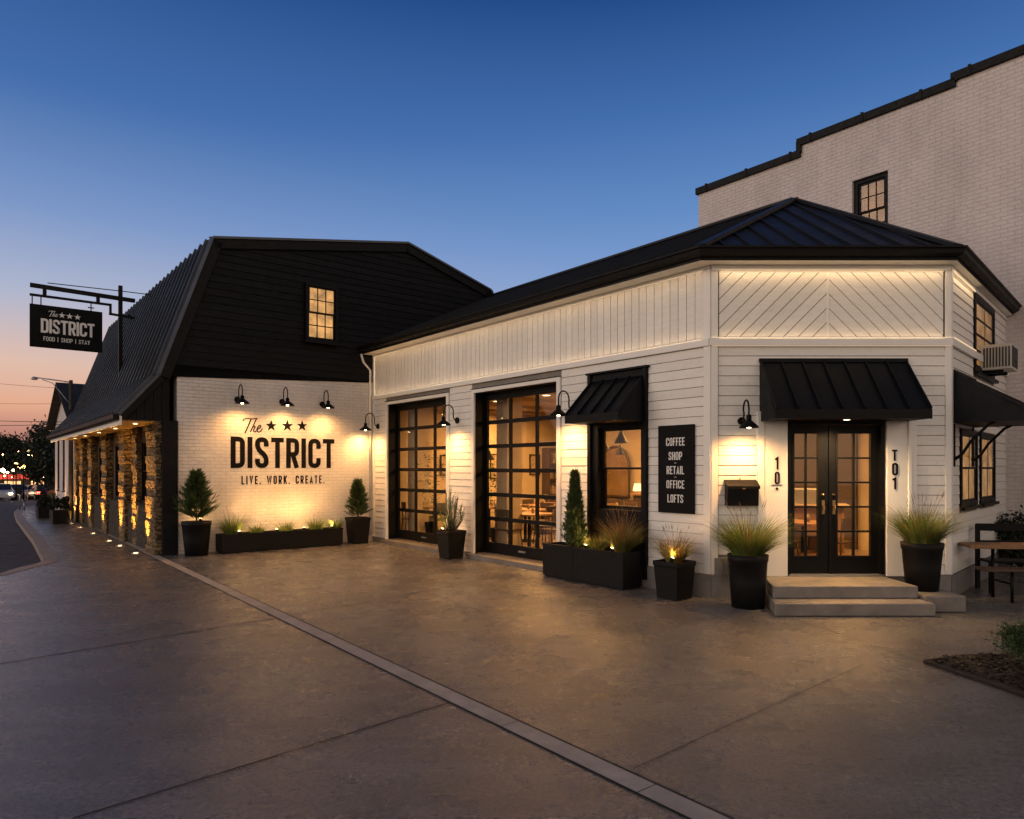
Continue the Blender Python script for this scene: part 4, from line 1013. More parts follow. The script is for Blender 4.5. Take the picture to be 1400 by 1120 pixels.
# painted lettering
W = MB(); ua = BR.px(315.3, 620)[0]; ub = BR.px(457, 620)[0]; H = .69
text(W, BR, 'DISTRICT', ua, ub, 1.80, H, -.002, wid=.44, t=.155)
ua = BR.px(330, 655)[0]; ub = BR.px(443.5, 655)[0]; text(W, BR, 'LIVE. WORK. CREATE.', ua, ub, 1.435, .19, -.002, wid=.40, t=.15)
for x in (370.8, 392.8, 413): u_, z_ = BR.px(x, 582.4); star(W, BR, u_, z_, .135 if x != 392.8 else .145, -.002)
u_, z_ = BR.px(332, 592.2); script_the(W, BR, u_, z_, .32, -.002, .07)
part('painted_lettering', W, M['paint'], GB, label='painted black words The District, Live. Work. Create. with three stars')

# ---- street wall
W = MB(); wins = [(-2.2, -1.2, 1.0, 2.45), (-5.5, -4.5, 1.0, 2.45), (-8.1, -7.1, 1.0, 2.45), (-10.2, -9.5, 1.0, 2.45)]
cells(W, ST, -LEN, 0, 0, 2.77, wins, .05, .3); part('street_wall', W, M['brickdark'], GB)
W = MB(); cells(W, ST, -LEN, -.3, 0, .95, [], -.06, .05); part('stone_base', W, M['stonedark'], GB)
for (a, b, c, d) in wins: window(GB, ST, a, b, c, d, .04, 2, 2, fw=.06, blind=M['blinddim'], proud=.02)
pil = [(-.95, -.06), (-2.75, -2.3), (-4.1, -3.35), (-6.7, -5.95), (-9.2, -8.5), (-11.0, -10.4), (-12.15, -11.7)]
for i, (a, b) in enumerate(pil):
    W = MB(); n = 16; hgt = 2.76; pts = []
    dpt = .13 if i != 1 else .07
    for k in range(n):     # rough courses, each its own block size
        z0_, z1_ = hgt * k / n, hgt * (k + 1) / n - .006; j = R.uniform(-.018, .018); j2 = R.uniform(-.02, .02); j3 = R.uniform(-.02, .02)
        W.box(ST, a + j2, b + j3, -dpt + j, .05, z0_, z1_)
    part('stone_pilaster', W, M['stone'], GB, bevel=.012)

# ============================================================ HANGING SIGN
sl = (P['br'][1] - P['fb'][1]) / (P['br'][0] - P['fb'][0])
bestd = None
for i in range(4000):       # where the post meets the steep roof
    d = 12 + i * .005; X = (163 - CX) / FPX * d; Z = EYE + (HY - 521) / FPX * d
    u_ = (X - BR.x) * BR.c + (d - BR.y) * BR.s
    if Z <= P['fb'][1] + sl * (u_ - P['fb'][0]) + .05: bestd = (X, d, Z, -(X - BR.x) * BR.s + (d - BR.y) * BR.c); break
if bestd is None: bestd = (-10, 17, 4, 3)
SF = BR.sub(0, bestd[3])
sb = thing('sign_bracket', 'black steel post and double beam bracket rising from the street side roof', 'sign bracket', SF.sub(SF.px(163, 520)[0], 0, 0))
def beam(mb, p, q, w_=.07, h=.09):
    (a, b), (c, d) = SF.px(*p), SF.px(*q); A_, B_ = Vector((a, 0, b)), Vector((c, 0, d)); t = (B_ - A_).normalized(); n_ = Vector((-t.z, 0, t.x)) * h / 2
    mb.hexa(SF, [tuple(x) for x in (A_ - n_ + Vector((0, -w_ / 2, 0)), B_ - n_ + Vector((0, -w_ / 2, 0)), B_ - n_ + Vector((0, w_ / 2, 0)), A_ - n_ + Vector((0, w_ / 2, 0)))], [tuple(x) for x in (A_ + n_ + Vector((0, -w_ / 2, 0)), B_ + n_ + Vector((0, -w_ / 2, 0)), B_ + n_ + Vector((0, w_ / 2, 0)), A_ + n_ + Vector((0, w_ / 2, 0)))])
W = MB(); beam(W, (164.6, 391), (164.6, 527), .10, .09); part('post', W, M['black'], sb)
W = MB(); beam(W, (41, 389.5), (184.5, 411.5), .08, .10); part('upper_beam', W, M['black'], sb)
W = MB(); beam(W, (40.5, 402.5), (151, 417), .06, .055); beam(W, (151, 415.5), (151, 430), .055, .055); beam(W, (149, 429), (184, 435), .058, .055); part('lower_beam', W, M['black'], sb)
W = MB(); beam(W, (61, 391), (61, 405), .062, .08); beam(W, (134, 402), (134, 415), .062, .08); part('spacer', W, M['black'], sb)
W = MB()
for a, b in (((176, 430), (180, 437)),): beam(W, a, b, .05, .05)
W.tube(SF, [(SF.px(65, 387)[0], 0, SF.px(65, 387)[1]), (SF.px(165, 398)[0], 0.0, SF.px(165, 398)[1]), (SF.px(215, 402)[0], .2, SF.px(215, 402)[1])], .012, 6); part('stay_cable', W, M['black'], sb)
W = MB(); (a, zb_), (c, zt_) = SF.px(42, 474.5), SF.px(139.7, 427.5)
z_top = SF.px(40.5, 415)[1]; z_bot = SF.px(40.5, 473.5)[1]; c = SF.px(139.7, 450)[0]; a = SF.px(40.5, 450)[0]
hs = thing('hanging_sign', 'black rectangular shop sign hanging from the steel bracket above the street', 'sign', SF.sub((a + c) / 2, 0, z_bot))
W.box(SF, a, c, -.035, .035, z_bot, z_top); part('board', W, M['signblack'], hs, bevel=.004)
W = MB(); Wd = c - a; Hh = z_top - z_bot
text(W, SF, 'DISTRICT', a + Wd * .145, a + Wd * .885, z_bot + Hh * .345, Hh * .335, -.037, wid=.46, t=.155)
text(W, SF, 'FOOD | SHOP | STAY', a + Wd * .18, a + Wd * .82, z_bot + Hh * .16, Hh * .10, -.037, wid=.5, t=.13)
for fx in (.43, .535, .645): star(W, SF, a + Wd * fx, z_bot + Hh * .80, Hh * .075, -.037)
script_the(W, SF, a + Wd * .25, z_bot + Hh * .74, Hh * .135, -.037, .08)
part('lettering', W, M['signwhite'], hs)
W = MB()
for x in (44, 56, 124.5): 
    u_ = SF.px(x, 410)[0]; W.box(SF, u_ - .012, u_ + .012, -.01, .01, z_top, SF.px(x, 404 + (x - 40) * .12)[1])
u_ = SF.px(124.5, 420)[0]; W.box(SF, u_ - .07, u_ + .07, -.012, .012, z_top + .07, z_top + .095)
part('hanger', W, M['black'], hs)

# ============================================================ TALL BRICK BUILDING
TB = thing('brick_building', 'tall white painted brick building behind with stepped black parapet', 'building', BB)
def bt(x, y): return BB.px(x, y)
ul = bt(955, 262)[0]; s1 = bt(1093, 200)[0]; s2 = bt(1305, 105)[0]; ur = 8.0
za1 = bt(1020, 237)[1]; zb1 = bt(1200, 153)[1]; zc1 = bt(1360, 83)[1]
wu = (bt(1165, 250)[0], bt(1214, 250)[0]); wz = (bt(1190, 330)[1], bt(1190, 240)[1])
W = MB(); op = [(wu[0], wu[1], wz[0], wz[1])]
cells(W, BB, ul, s1, 0, za1, [], 0, .35); cells(W, BB, s1, s2, 0, zb1, op, 0, .35); cells(W, BB, s2, ur, 0, zc1, [], 0, .35)
W.box(BB, ul, ul + .35, .35, 9, 0, za1); part('brick_wall', W, M['bricktall'], TB)
W = MB()
for a, b, z in ((ul - .05, s1 + .04, za1), (s1 - .04, s2 + .03, zb1), (s2 - .05, ur, zc1)):
    W.box(BB, a, b, -.07, .42, z - .10, z + .06)
    x = a + .3
    while x < b - .2: W.box(BB, x, x + .05, -.085, .43, z - .105, z + .085); x += 1.15
W.box(BB, s1 - .05, s1 + .06, -.069, .41, za1, zb1); W.box(BB, s2 - .05, s2 + .06, -.069, .41, zb1, zc1); W.box(BB, ul - .06, ul + .4, .42, 9, za1 - .1, za1 + .06)
part('parapet_cap', W, M['black'], TB)
window(TB, BB, wu[0] + .01, wu[1] - .01, wz[0], wz[1], .10, 3, 2, fw=.08, blind=M['blinddim'], sill=False, proud=.03, deep=.1)
W = MB(); W.box(BB, ul + .4, ur, .5, 9, za1 - .6, za1 - .5); part('roof', W, M['roofmetal'], TB)

# ============================================================ AWNINGS
def awning(fr1, u0, u1, zt_, zb_, outd, nse, lab, fas=.12, closed=True, brack=False):
    t = thing('awning', lab, 'awning', fr1.sub((u0 + u1) / 2, 0, zb_))
    W = MB()
    W.prism(fr1, [(u0, 0, zt_), (u0, -.03, zt_), (u0, -outd, zb_ + fas), (u0, -outd, zb_ + fas - .03), (u0, 0, zt_ - .035)], [(u1, 0, zt_), (u1, -.03, zt_), (u1, -outd, zb_ + fas), (u1, -outd, zb_ + fas - .03), (u1, 0, zt_ - .035)])
    for i in range(nse + 1):
        x = u0 + (u1 - u0) * i / nse; x = min(max(x, u0 + .012), u1 - .012)
        W.hexa(fr1, [(x - .01, -.03, zt_), (x + .01, -.03, zt_), (x + .01, -outd - .004, zb_ + fas), (x - .01, -outd - .004, zb_ + fas)], [(x - .01, -.045, zt_ + .028), (x + .01, -.045, zt_ + .028), (x + .01, -outd - .022, zb_ + fas + .028), (x - .01, -outd - .022, zb_ + fas + .028)])
    W.box(fr1, u0 - .01, u1 + .01, -.05, 0, zt_, zt_ + .05)
    part('canopy', W, M['awning'], t)
    W = MB(); W.box(fr1, u0 - .005, u1 + .005, -outd - .006, -outd + .02, zb_, zb_ + fas + .004); part('valance', W, M['black'], t)
    for x, sg in ((u0, 1), (u1 - .02, 1)):
        W = MB(); W.prism(fr1, [(x, -.001, zt_ - .03), (x, -.001, zb_ + .004), (x, -outd + .02, zb_ + .004), (x, -outd + .02, zb_ + fas - .03)], [(x + .02, -.001, zt_ - .03), (x + .02, -.001, zb_ + .004), (x + .02, -outd + .02, zb_ + .004), (x + .02, -outd + .02, zb_ + fas - .03)])
        part('side_panel', W, M['awning'], t)
    W = MB(); W.box(fr1, u0 + .02, u1 - .02, -outd + .02, -.0, zb_ + .01, zb_ + .03); part('underside', W, M['black'], t)
    if brack:
        for x in (u0 + .08, u1 - .08):
            W = MB(); W.tube(fr1, [(x, -.03, zb_ - .5), (x, -.12, zb_ - .42), (x, -.22, zb_ - .25), (x, -.42, zb_ - .03), (x, -.5, zb_ + .01)], .02, 8); W.box(fr1, x - .02, x + .02, -.035, 0, zb_ - .6, zb_); part('brace', W, M['black'], t)
    return t
ea0, ea1 = E.px(1038, 500)[0], E.px(1238, 500)[0]
awning(E, ea0, ea1, 3.26, 2.44, .60, 7, 'wide black standing seam awning over the entrance double door')
awning(G, u0 + .06, u1 - .05, 3.20, 2.50, .62, 4, 'narrow black metal awning over the tall window beside the wide garage door')
ra0 = RT.px(1311, 550)[0]; ra1 = rw_end - .55
awning(RT, .10, 1.55, 3.12, 2.42, .95, 5, 'black metal awning over the paired windows on the right hand wall', brack=True)
dl = thing('downlight', 'small round recessed light under the entrance awning', 'downlight', E.sub(1.72, -.30, 2.45))
W = MB(); W.lathe(E.sub(1.72, -.33, 2.442), [(.055, .012), (.06, 0), (.045, 0), (.04, .006)], n=18); part('rim', W, M['steel'], dl)
W = MB(); W.lathe(E.sub(1.72, -.33, 2.440), [(.001, 0), (.042, .004)], n=18); part('lens', W, M['spotlens'], dl)
lamp('SPOT', E.w((1.72, -.33, 2.42)), 26, (1, .62, .28), dl, E.w((1.72, -.28, 0)), .04, 150, 1)

# ============================================================ WALL LAMPS
LW = (1.0, .49, .16)
LAMPK = [0]
def wall_lamp(fr1, pxy, lab, e=14, outd=.36, group='gooseneck wall lamps', s=1.0, rise=.25):
    u_, z_ = fr1.px(*pxy); f = fr1.sub(u_, 0, z_)
    t = thing('wall_lamp', lab, 'wall lamp', f, group)
    W = MB(); Wp = Frame(f.x, f.y, f.rz, f.z)
    n = 16; pts = [(.065 * s * cos(2 * pi * i / n), -.03, .065 * s * sin(2 * pi * i / n)) for i in range(n)]; pts0 = [(a, -.018, b) for a, _, b in [(p[0] * 1.0, 0, p[2]) for p in pts]]
    W.prism(f, [(p[0], -.045, p[2]) for p in pts], [(p[0], -.015, p[2]) for p in pts]); part('backplate', W, M['black'], t, bevel=.004)
    path = [(0, -.03, 0), (0, -.09 * s, .01)]
    r_ = (outd - .12) / 2; cy = -(.12 * s + r_)
    path = [(0, -.03, 0), (0, -.08, .005), (0, -.12, .05), (0, -.125, .12 * s)]
    for i in range(9):
        a = pi * i / 8; path.append((0, cy + r_ * cos(a), .17 * s + r_ * sin(a) * 1.15))
    path.append((0, cy - r_, .04))
    W = MB(); W.tube(f, path, .0125, 8); part('arm', W, M['black'], t)
    sy = cy - r_; W = MB(); fs = f.sub(0, sy, -.10)
    W.lathe(fs, [(.150 * s, -.01), (.155 * s, -.012), (.13 * s, .02), (.06 * s, .075), (.040 * s, .09), (.040 * s, .15), (.025, .165), (.0, .165)], n=28)
    W.lathe(fs, [(.150 * s, -.01), (.125 * s, .018), (.055 * s, .07), (0, .072)], n=28); part('shade', W, M['black'], t)
    W = MB(); W.lathe(fs, [(0.001, -.022), (.025, -.012), (.034, .01), (.028, .035), (.016, .055)], n=14); part('bulb', W, M['bulb'], t)
    p = fs.w((0, 0, -.03)); tg = fs.w((0, -.05, -1))
    lamp('SPOT', p, e * 1.6, LW, t, tg, .06, 166, 1.0)
wall_lamp(BR, (324, 546.5), 'black gooseneck lamp on the white brick wall, leftmost of the three above the lettering', 7)
wall_lamp(BR, (385, 549.5), 'black gooseneck lamp on the white brick wall, middle of the three above the stars', 7)
wall_lamp(BR, (440, 553), 'black gooseneck lamp on the white brick wall, nearest the inside corner', 7)
wall_lamp(G, (518, 583), 'black gooseneck lamp between the inside corner and the farther garage door', 9)
wall_lamp(G, (626.5, 575), 'black gooseneck lamp between the two glass garage doors', 10)
wall_lamp(G, (785, 561), 'black gooseneck lamp between the wide garage door and the small awning', 11)
wall_lamp(E, (1013, 576), 'black gooseneck lamp on the entrance wall above the mailbox', 10, outd=.34, s=.85)

# ============================================================ SIGNS, MAILBOX, NUMBERS, AC
ua, za_ = G.px(903, 703); ub = G.px(951.5, 600)[0]; z1_ = G.px(952, 580)[1]; z0_ = G.px(952, 703)[1]
ws = thing('wall_sign', 'tall black sign board listing coffee shop, retail, office and lofts', 'sign', G.sub((ua + ub) / 2, 0, z0_))
W = MB(); W.box(G, ua, ub, -.055, -.02, z0_, z1_); part('board', W, M['signblack'], ws, bevel=.003)
W = MB(); cells(W, G, ua + .012, ub - .012, z0_ + .012, z1_ - .012, [(ua + .02, ub - .02, z0_ + .02, z1_ - .02)], -.058, -.0545); part('border', W, M['black'], ws)
W = MB(); hh = z1_ - z0_; um_ = (ua + ub) / 2; ww = ub - ua
for i, (s_, k_) in enumerate((('COFFEE', .52), ('SHOP', .38), ('RETAIL', .49), ('OFFICE', .50), ('LOFTS', .44))):
    text(W, G, s_, um_ - ww * k_ / 2, um_ + ww * k_ / 2, z1_ - hh * (.235 + i * .1615), hh * .092, -.056, wid=.43, t=.13)
for i in (1.5, 2.5): W.box(G, um_ - .02, um_ + .02, -.0585, -.0562, z1_ - hh * (.187 + i * .1615) - .004, z1_ - hh * (.187 + i * .1615) + .002)
part('lettering', W, M['signwhite'], ws)
mu0, mz0 = E.px(990, 691); mu1, mz1 = E.px(1032, 656)
mb_ = thing('mailbox', 'black wall mounted mailbox beside the entrance', 'mailbox', E.sub((mu0 + mu1) / 2, 0, mz0))
W = MB(); W.prism(E, [(mu0, -.02, mz0), (mu0, -.15, mz0), (mu0, -.17, mz1 - .1), (mu0, -.02, mz1 - .03)], [(mu1, -.02, mz0), (mu1, -.15, mz0), (mu1, -.17, mz1 - .1), (mu1, -.02, mz1 - .03)]); part('box', W, M['black'], mb_, bevel=.005)
W = MB(); W.prism(E, [(mu0 - .01, -.02, mz1), (mu0 - .01, -.185, mz1 - .085), (mu0 - .01, -.185, mz1 - .125), (mu0 - .01, -.17, mz1 - .1), (mu0 - .01, -.02, mz1 - .02)], [(mu1 + .01, -.02, mz1), (mu1 + .01, -.185, mz1 - .085), (mu1 + .01, -.185, mz1 - .125), (mu1 + .01, -.17, mz1 - .1), (mu1 + .01, -.02, mz1 - .02)]); part('lid', W, M['black'], mb_)
W = MB(); um_ = (mu0 + mu1) / 2; W.box(E, um_ - .02, um_ + .02, -.19, -.18, mz1 - .125, mz1 - .11); W.tube(E, [(um_, -.02, mz1 + .0), (um_, -.03, mz1 + .03)], .008, 6); part('latch', W, M['brass'], mb_)
hn = thing('house_number', 'black house number on the left side of the entrance surround', 'house number', E.sub(E.px(1062, 650)[0], -.05, E.px(1062, 672)[1]))
W = MB(); v_ = -.052
for ch, y0, y1 in (('1', 642, 625), ('0', 662, 645)):
    a, z_ = E.px(1059, y0, -.05); b, z2 = E.px(1065.5, y1, -.05); H_ = z2 - z_
    for pts, cl in glyph(ch, .42, .13): ribbon(W, E, [(a + x_ * H_ * .95, z_ + y_ * H_) for x_, y_ in pts], .13 * H_, cl, v_, .008)
a, z_ = E.px(1062, 668, -.05); W.box(E, a - .012, a + .014, v_ - .008, v_, z_ - .02, z_ + .015); part('digits', W, M['paint'], hn)
a0_, z_ = E.px(1054, 662, -.05); a1_ = E.px(1070, 662, -.05)[0]; W = MB(); W.box(E, a0_, a1_, v_ - .005, v_, z_ - .015, z_ - .009); part('rule', W, M['paint'], hn)
hn = thing('house_number', 'black upright characters T 0 1 on the right side of the entrance surround', 'house number', E.sub(E.px(1224, 650)[0], -.05, E.px(1224, 668)[1]))
W = MB()
for ch, y0, y1 in (('T', 630, 615), ('0', 650, 633), ('1', 669, 653)):
    a, z_ = E.px(1219.5, y0, -.05); b, z2 = E.px(1228, y1, -.05); H_ = z2 - z_
    for pts, cl in glyph(ch, .46, .14): ribbon(W, E, [(a + x_ * H_ * 1.0, z_ + y_ * H_) for x_, y_ in pts], .15 * H_, cl, v_, .008)
part('digits', W, M['paint'], hn)
# air conditioner
au = (rwin_up[0] + rwin_up[1]) / 2; aw = .30; az = 3.36
ac = thing('air_conditioner', 'off white window air conditioner under the upper right window', 'air conditioner', RT.sub(au, 0, az))
W = MB(); W.box(RT, au - aw, au + aw, -.42, .05, az, az + .40); part('casing', W, M['acwhite'], ac, bevel=.01)
W = MB()
for s_ in (au - aw - .004,):
    for i in range(9): W.box(RT, s_ - .004, s_ + .006, -.40 + i * .041, -.378 + i * .041, az + .04, az + .35)
for i in range(13): W.box(RT, au - aw + .03 + i * .042, au - aw + .055 + i * .042, -.428, -.418, az + .04, az + .36)
part('grille', W, M['grill'], ac)
W = MB(); W.box(RT, au - aw + .1, au - aw + .13, -.3, .0, az - .05, az - .003); W.box(RT, au + aw - .13, au + aw - .1, -.3, 0, az - .05, az - .003); part('bracket', W, M['black'], ac)

# ============================================================ STEPS AND BLOCK
st = thing('entrance_steps', 'two broad concrete steps in front of the entrance door', 'steps', Frame(4.2, 8.9, 0))
W = MB(); W.prism(W0, [(3.19, 8.39, .002), (5.14, 8.39, .002), (5.14, 9.53, .002), (3.44, 9.53, .002)], [(3.19, 8.39, .155), (5.14, 8.39, .155), (5.14, 9.53, .155), (3.44, 9.53, .155)]); part('lower_step', W, M['step'], st, bevel=.012)
W = MB(); W.prism(W0, [(3.29, 8.72, .157), (5.12, 8.72, .157), (5.12, 9.52, .157), (3.46, 9.52, .157)], [(3.29, 8.72, .31), (5.12, 8.72, .31), (5.12, 9.52, .31), (3.46, 9.52, .31)]); part('upper_step', W, M['step'], st, bevel=.012)
bl = MB(); bl.box(W0, 5.16, 5.66, 8.62, 9.45, .002, .205); part('plinth_block', bl, M['step'], bevel=.015, cat='plinth', label='low concrete block beside the steps carrying a planter')

# ============================================================ PLANTERS AND PLANTS
def round_pot(fr1, rt, rb, h, lab):
    t = thing('round_planter', lab, 'planter', fr1, 'charcoal planters')
    W = MB(); W.lathe(fr1, [(rb - .02, 0), (rb, .0), (rb + (rt - rb) * .5, h * .5), (rt - .008, h - .09), (rt, h - .085), (rt + .008, h), (rt - .015, h), (rt - .035, h - .06)], n=32); part('pot', W, M['pot'], t)
    W = MB(); W.lathe(fr1, [(0.001, h - .045), (rt - .03, h - .055)], n=24); part('soil', W, M['soil'], t)
def square_pot(fr1, wt, wb, h, lab):
    t = thing('square_planter', lab, 'planter', fr1, 'charcoal planters')
    k_ = sqrt(2) / 2
    W = MB(); W.lathe(fr1, [(.001, 0), (wb * k_, 0), ((wt - .02) * k_, h - .07), (wt * k_, h - .065), (wt * k_, h), ((wt - .04) * k_, h), ((wt - .06) * k_, h - .05)], n=4, sq=True); part('pot', W, M['pot'], t, bevel=.006)
    W = MB(); W.lathe(fr1, [(0.001, h - .03), ((wt - .05) * k_, h - .045)], n=4, sq=True); part('soil', W, M['soil'], t)
def trough(fr1, u0_, u1_, v0_, v1_, h, lab, seams):
    t = thing('trough_planter', lab, 'planter', fr1.sub((u0_ + u1_) / 2, (v0_ + v1_) / 2), 'long charcoal trough planters')
    W = MB(); cells2 = [(u0_, u1_, v0_, v0_ + .03), (u0_, u1_, v1_ - .03, v1_), (u0_, u0_ + .03, v0_ + .03, v1_ - .03), (u1_ - .03, u1_, v0_ + .03, v1_ - .03)]
    for a, b, c, d in cells2: W.box(fr1, a, b, c, d, .03, h)
    W.box(fr1, u0_ - .008, u1_ + .008, v0_ - .008, v0_ + .02, h - .03, h + .004); W.box(fr1, u0_ + .02, u1_ - .02, v0_ + .02, v1_ - .02, 0.004, .03)
    W.box(fr1, u1_ - .02, u1_ + .008, v0_ + .021, v1_, h - .03, h + .004)
    part('box', W, M['pot'], t, bevel=.004)
    W = MB()
    for s_ in seams: W.box(fr1, s_ - .004, s_ + .004, v0_ - .003, v0_ + .001, .05, h - .035)
    part('seam', W, M['black'], t)
    W = MB(); W.box(fr1, u0_ + .03, u1_ - .03, v0_ + .03, v1_ - .03, h - .1, h - .05); part('soil', W, M['soil'], t)
def blades(mb, fr1, n, h, spread, wd, tint, lean=.9, r0=.06):
    for _ in range(n):
        a = R.uniform(0, 2 * pi); rr = r0 * 1.5 * sqrt(R.random()); hh_ = h * R.uniform(.45, 1.05); out_ = spread * 1.3 * R.random() ** .5
        x0, y0 = rr * cos(a), rr * sin(a); a += R.uniform(-.4, .4); seg = 5; pts = []; w_ = wd * R.uniform(.6, 1.2)
        droop = R.uniform(0, .35) * out_ / max(spread, .01)
        for i in range(seg + 1):
            s_ = i / seg; o_ = out_ * s_ ** 1.7; z = hh_ * (s_ - droop * s_ ** 3); ww_ = w_ * (1 - s_ * .92)
            cx, cy = x0 + o_ * cos(a), y0 + o_ * sin(a); pts += [(cx - ww_ * sin(a + .6), cy + ww_ * cos(a + .6), z), (cx + ww_ * sin(a + .6), cy - ww_ * cos(a + .6), z)]
        k_ = tint * R.uniform(.55, 1.5)
        mb.add(fr1, pts, [(2 * i, 2 * i + 1, 2 * i + 3, 2 * i + 2) for i in range(seg)], True, (k_ * R.uniform(.85, 1.35), k_, k_ * R.uniform(.7, 1.1)))
def grass_plant(fr1, lab, h, spread, n, bronze=0.0, plumes=0, group='ornamental grasses in planters', r0=.07):
    t = thing('ornamental_grass', lab, 'ornamental grass', fr1, group)
    W = MB(); blades(W, fr1, int(n * 1.9 * (1 - bronze)), h, spread, .0070, 1.0, r0=r0); part('green_blades', W, M['grass'], t)
    if bronze or plumes:
        W = MB(); blades(W, fr1, int(n * 1.8 * bronze) + 1, h * 1.1, spread * 1.0, .0050, 1.0, r0=r0)
        for _ in range(plumes):
            a = R.uniform(0, 2 * pi); l = spread * R.uniform(.2, .7); x, y = l * cos(a), l * sin(a); z = h * R.uniform(.95, 1.25)
            W.tube(fr1, [(0.3 * x * .2, .3 * y * .2, 0), (x * .5, y * .5, z * .6), (x, y, z)], .0018, 4, .0012)
            W.tube(fr1, [(x * .93, y * .93, z * .93), (x * 1.05, y * 1.05, z * 1.05)], .0045, 5, .001)
        part('bronze_blades', W, M['plume'], t)
def conifer_plant(fr1, lab, h, r, n=900, group='evergreens in planters', loose=.0, tall=1.0, cat='conifer', name='potted_conifer', bare=.06):
    t = thing(name, lab, cat, fr1, group)
    W = MB(); W.tube(fr1, [(0, 0, -.05), (0, 0, h * .85)], .018, 6, .004); part('trunk', W, M['bark'], t)
    W = MB()
    nb = int(n / (9 + 12 * loose))
    for b_ in range(nb):
        s_ = ((b_ + R.random()) / nb) ** .95; z = h * (bare - .05 + (.90 - bare) * s_)
        prof_ = (1 - s_) ** .9 * min(1, s_ * 5 + .75); ln = r * (prof_ * R.uniform(.55, 1.15 + loose * .3) + .04)
        a = b_ * 2.39996 + R.uniform(-.3, .3); up_ = R.uniform(.2, .55) * (.6 + tall * .7)
        tip = Vector((cos(a) * ln, sin(a) * ln, z + ln * up_)); b0 = Vector((0, 0, z)); k_ = R.uniform(.6, 1.4)
        m_ = 16
        for j in range(m_):
            q_ = b0.lerp(tip, .25 + .75 * (j + 1) / m_); q_.z += R.uniform(-.01, .02)
            dr_ = Vector((R.uniform(-1, 1), R.uniform(-1, 1), R.uniform(.1, 1.5))).normalized() * (1 - .25 * min(1, loose)) + (tip - b0).normalized() * (.9 + loose * .6); dr_.normalize()
            l_ = R.uniform(.045, .085) * (1 + loose) * max(.7, h * .9); sd = dr_.cross(Vector((R.uniform(-1, 1), R.uniform(-1, 1), R.uniform(-1, 1)))).normalized() * R.uniform(.004, .008) * (1 + .4 * h)
            kk = k_ * R.uniform(.7, 1.35)
            e_ = q_ + dr_ * l_; mdp = q_ + dr_ * l_ * .5
            W.add(fr1, [tuple(q_), tuple(mdp + sd), tuple(e_), tuple(mdp - sd)], [(0, 1, 2, 3)], False, (kk * 1.1, kk, kk * .9))
    part('foliage', W, M['conifer'], t)
def spotlight(fr1, tgt, lab, e=6, cone=95, grp='small planter spotlights'):
    t = thing('planter_spotlight', lab, 'spotlight', fr1, grp)
    W = MB(); W.tube(fr1, [(0, 0, -.06), (0, 0, .05)], .006, 6); part('stake', W, M['black'], t)
    d = (Vector(tgt) - Vector(fr1.w((0, 0, .06)))).normalized()
    lx = Vector((d.x * fr1.c + d.y * fr1.s, -d.x * fr1.s + d.y * fr1.c, d.z)); c0 = Vector((0, 0, .06))
    W = MB(); W.tube(fr1, [tuple(c0 - lx * .045), tuple(c0 + lx * .01)], .022, 12, .028); part('housing', W, M['black'], t)
    W = MB(); W.tube(fr1, [tuple(c0 + lx * .011), tuple(c0 + lx * .018)], .022, 12); part('lens', W, M['spotlens'], t)
    pw = fr1.w(tuple(c0 + lx * .03)); lamp('SPOT', pw, e * .95, (1, .50, .15), t, tgt, .05, cone + 30, 1.0)
    lamp('POINT', pw, e * 1.5, (1, .52, .17), t, size=.03)
def on(fr, x, y, v):  # base point for a pixel on a plane parallel to a wall
    return fr.px(x, y, v)
# trough by the brick wall
ta, tb = BR.px(303, 750, -.55)[0], BR.px(469, 740, -.55)[0]
trough(BR, ta, tb, -.55, -.12, .40, 'long low charcoal trough under the painted wall lettering', [(ta * .48 + tb * .52)])
for i, (x, h, sp_, n, lab) in enumerate(((316, .52, .30, 240, 'tallest spiky green grass at the far left end of the low trough'), (351, .28, .2, 160, 'small spiky tuft in the low trough, second from the round planter'),
        (390, .30, .22, 170, 'small spiky tuft in the middle of the low trough'), (431.6, .36, .24, 180, 'bushy spiky tuft in the low trough, fourth from the round planter'), (458, .34, .2, 160, 'spiky tuft at the end of the low trough next to the square planter'))):
    uu = BR.px(x, 700, -.34)[0]; grass_plant(BR.sub(uu, -.36, .34), lab, h, sp_, n, 0, 6 if h > .35 else 0, 'grass tufts in the low trough')
for i, (x, lab) in enumerate(((323, 'small spotlight in the low trough by its tallest grass'), (374, 'small spotlight in the low trough between the second and third tufts'), (411, 'small spotlight in the low trough between the third and fourth tufts'), (449, 'small spotlight in the low trough near its end by the corner'))):
    uu = BR.px(x, 716, -.24)[0]; spotlight(BR.sub(uu, -.44, .38), BR.w((uu, .0, 1.9)), lab, 5.5)
uu = BR.px(270, 750, -.45)[0]; round_pot(BR.sub(uu, -.38, 0), .285, .22, .70, 'round charcoal planter with a conifer beside the dark corner post')
conifer_plant(BR.sub(uu, -.38, .66), 'bushy potted conifer beside the dark corner post', 1.18, .30, 5600, loose=1.0, tall=1.6)
spotlight(BR.sub(uu + .12, -.22, .67), BR.w((uu + .1, 0, 1.6)), 'small spotlight in the round planter under the corner conifer', 1.5)
uu = BR.px(489, 735, -.35)[0]; square_pot(BR.sub(uu, -.36, 0), .46, .36, .62, 'tapered square charcoal planter in the inside corner')
conifer_plant(BR.sub(uu, -.36, .58), 'potted conifer in the inside corner by the downspout', 1.02, .23, 4600, loose=1.0, tall=1.7)
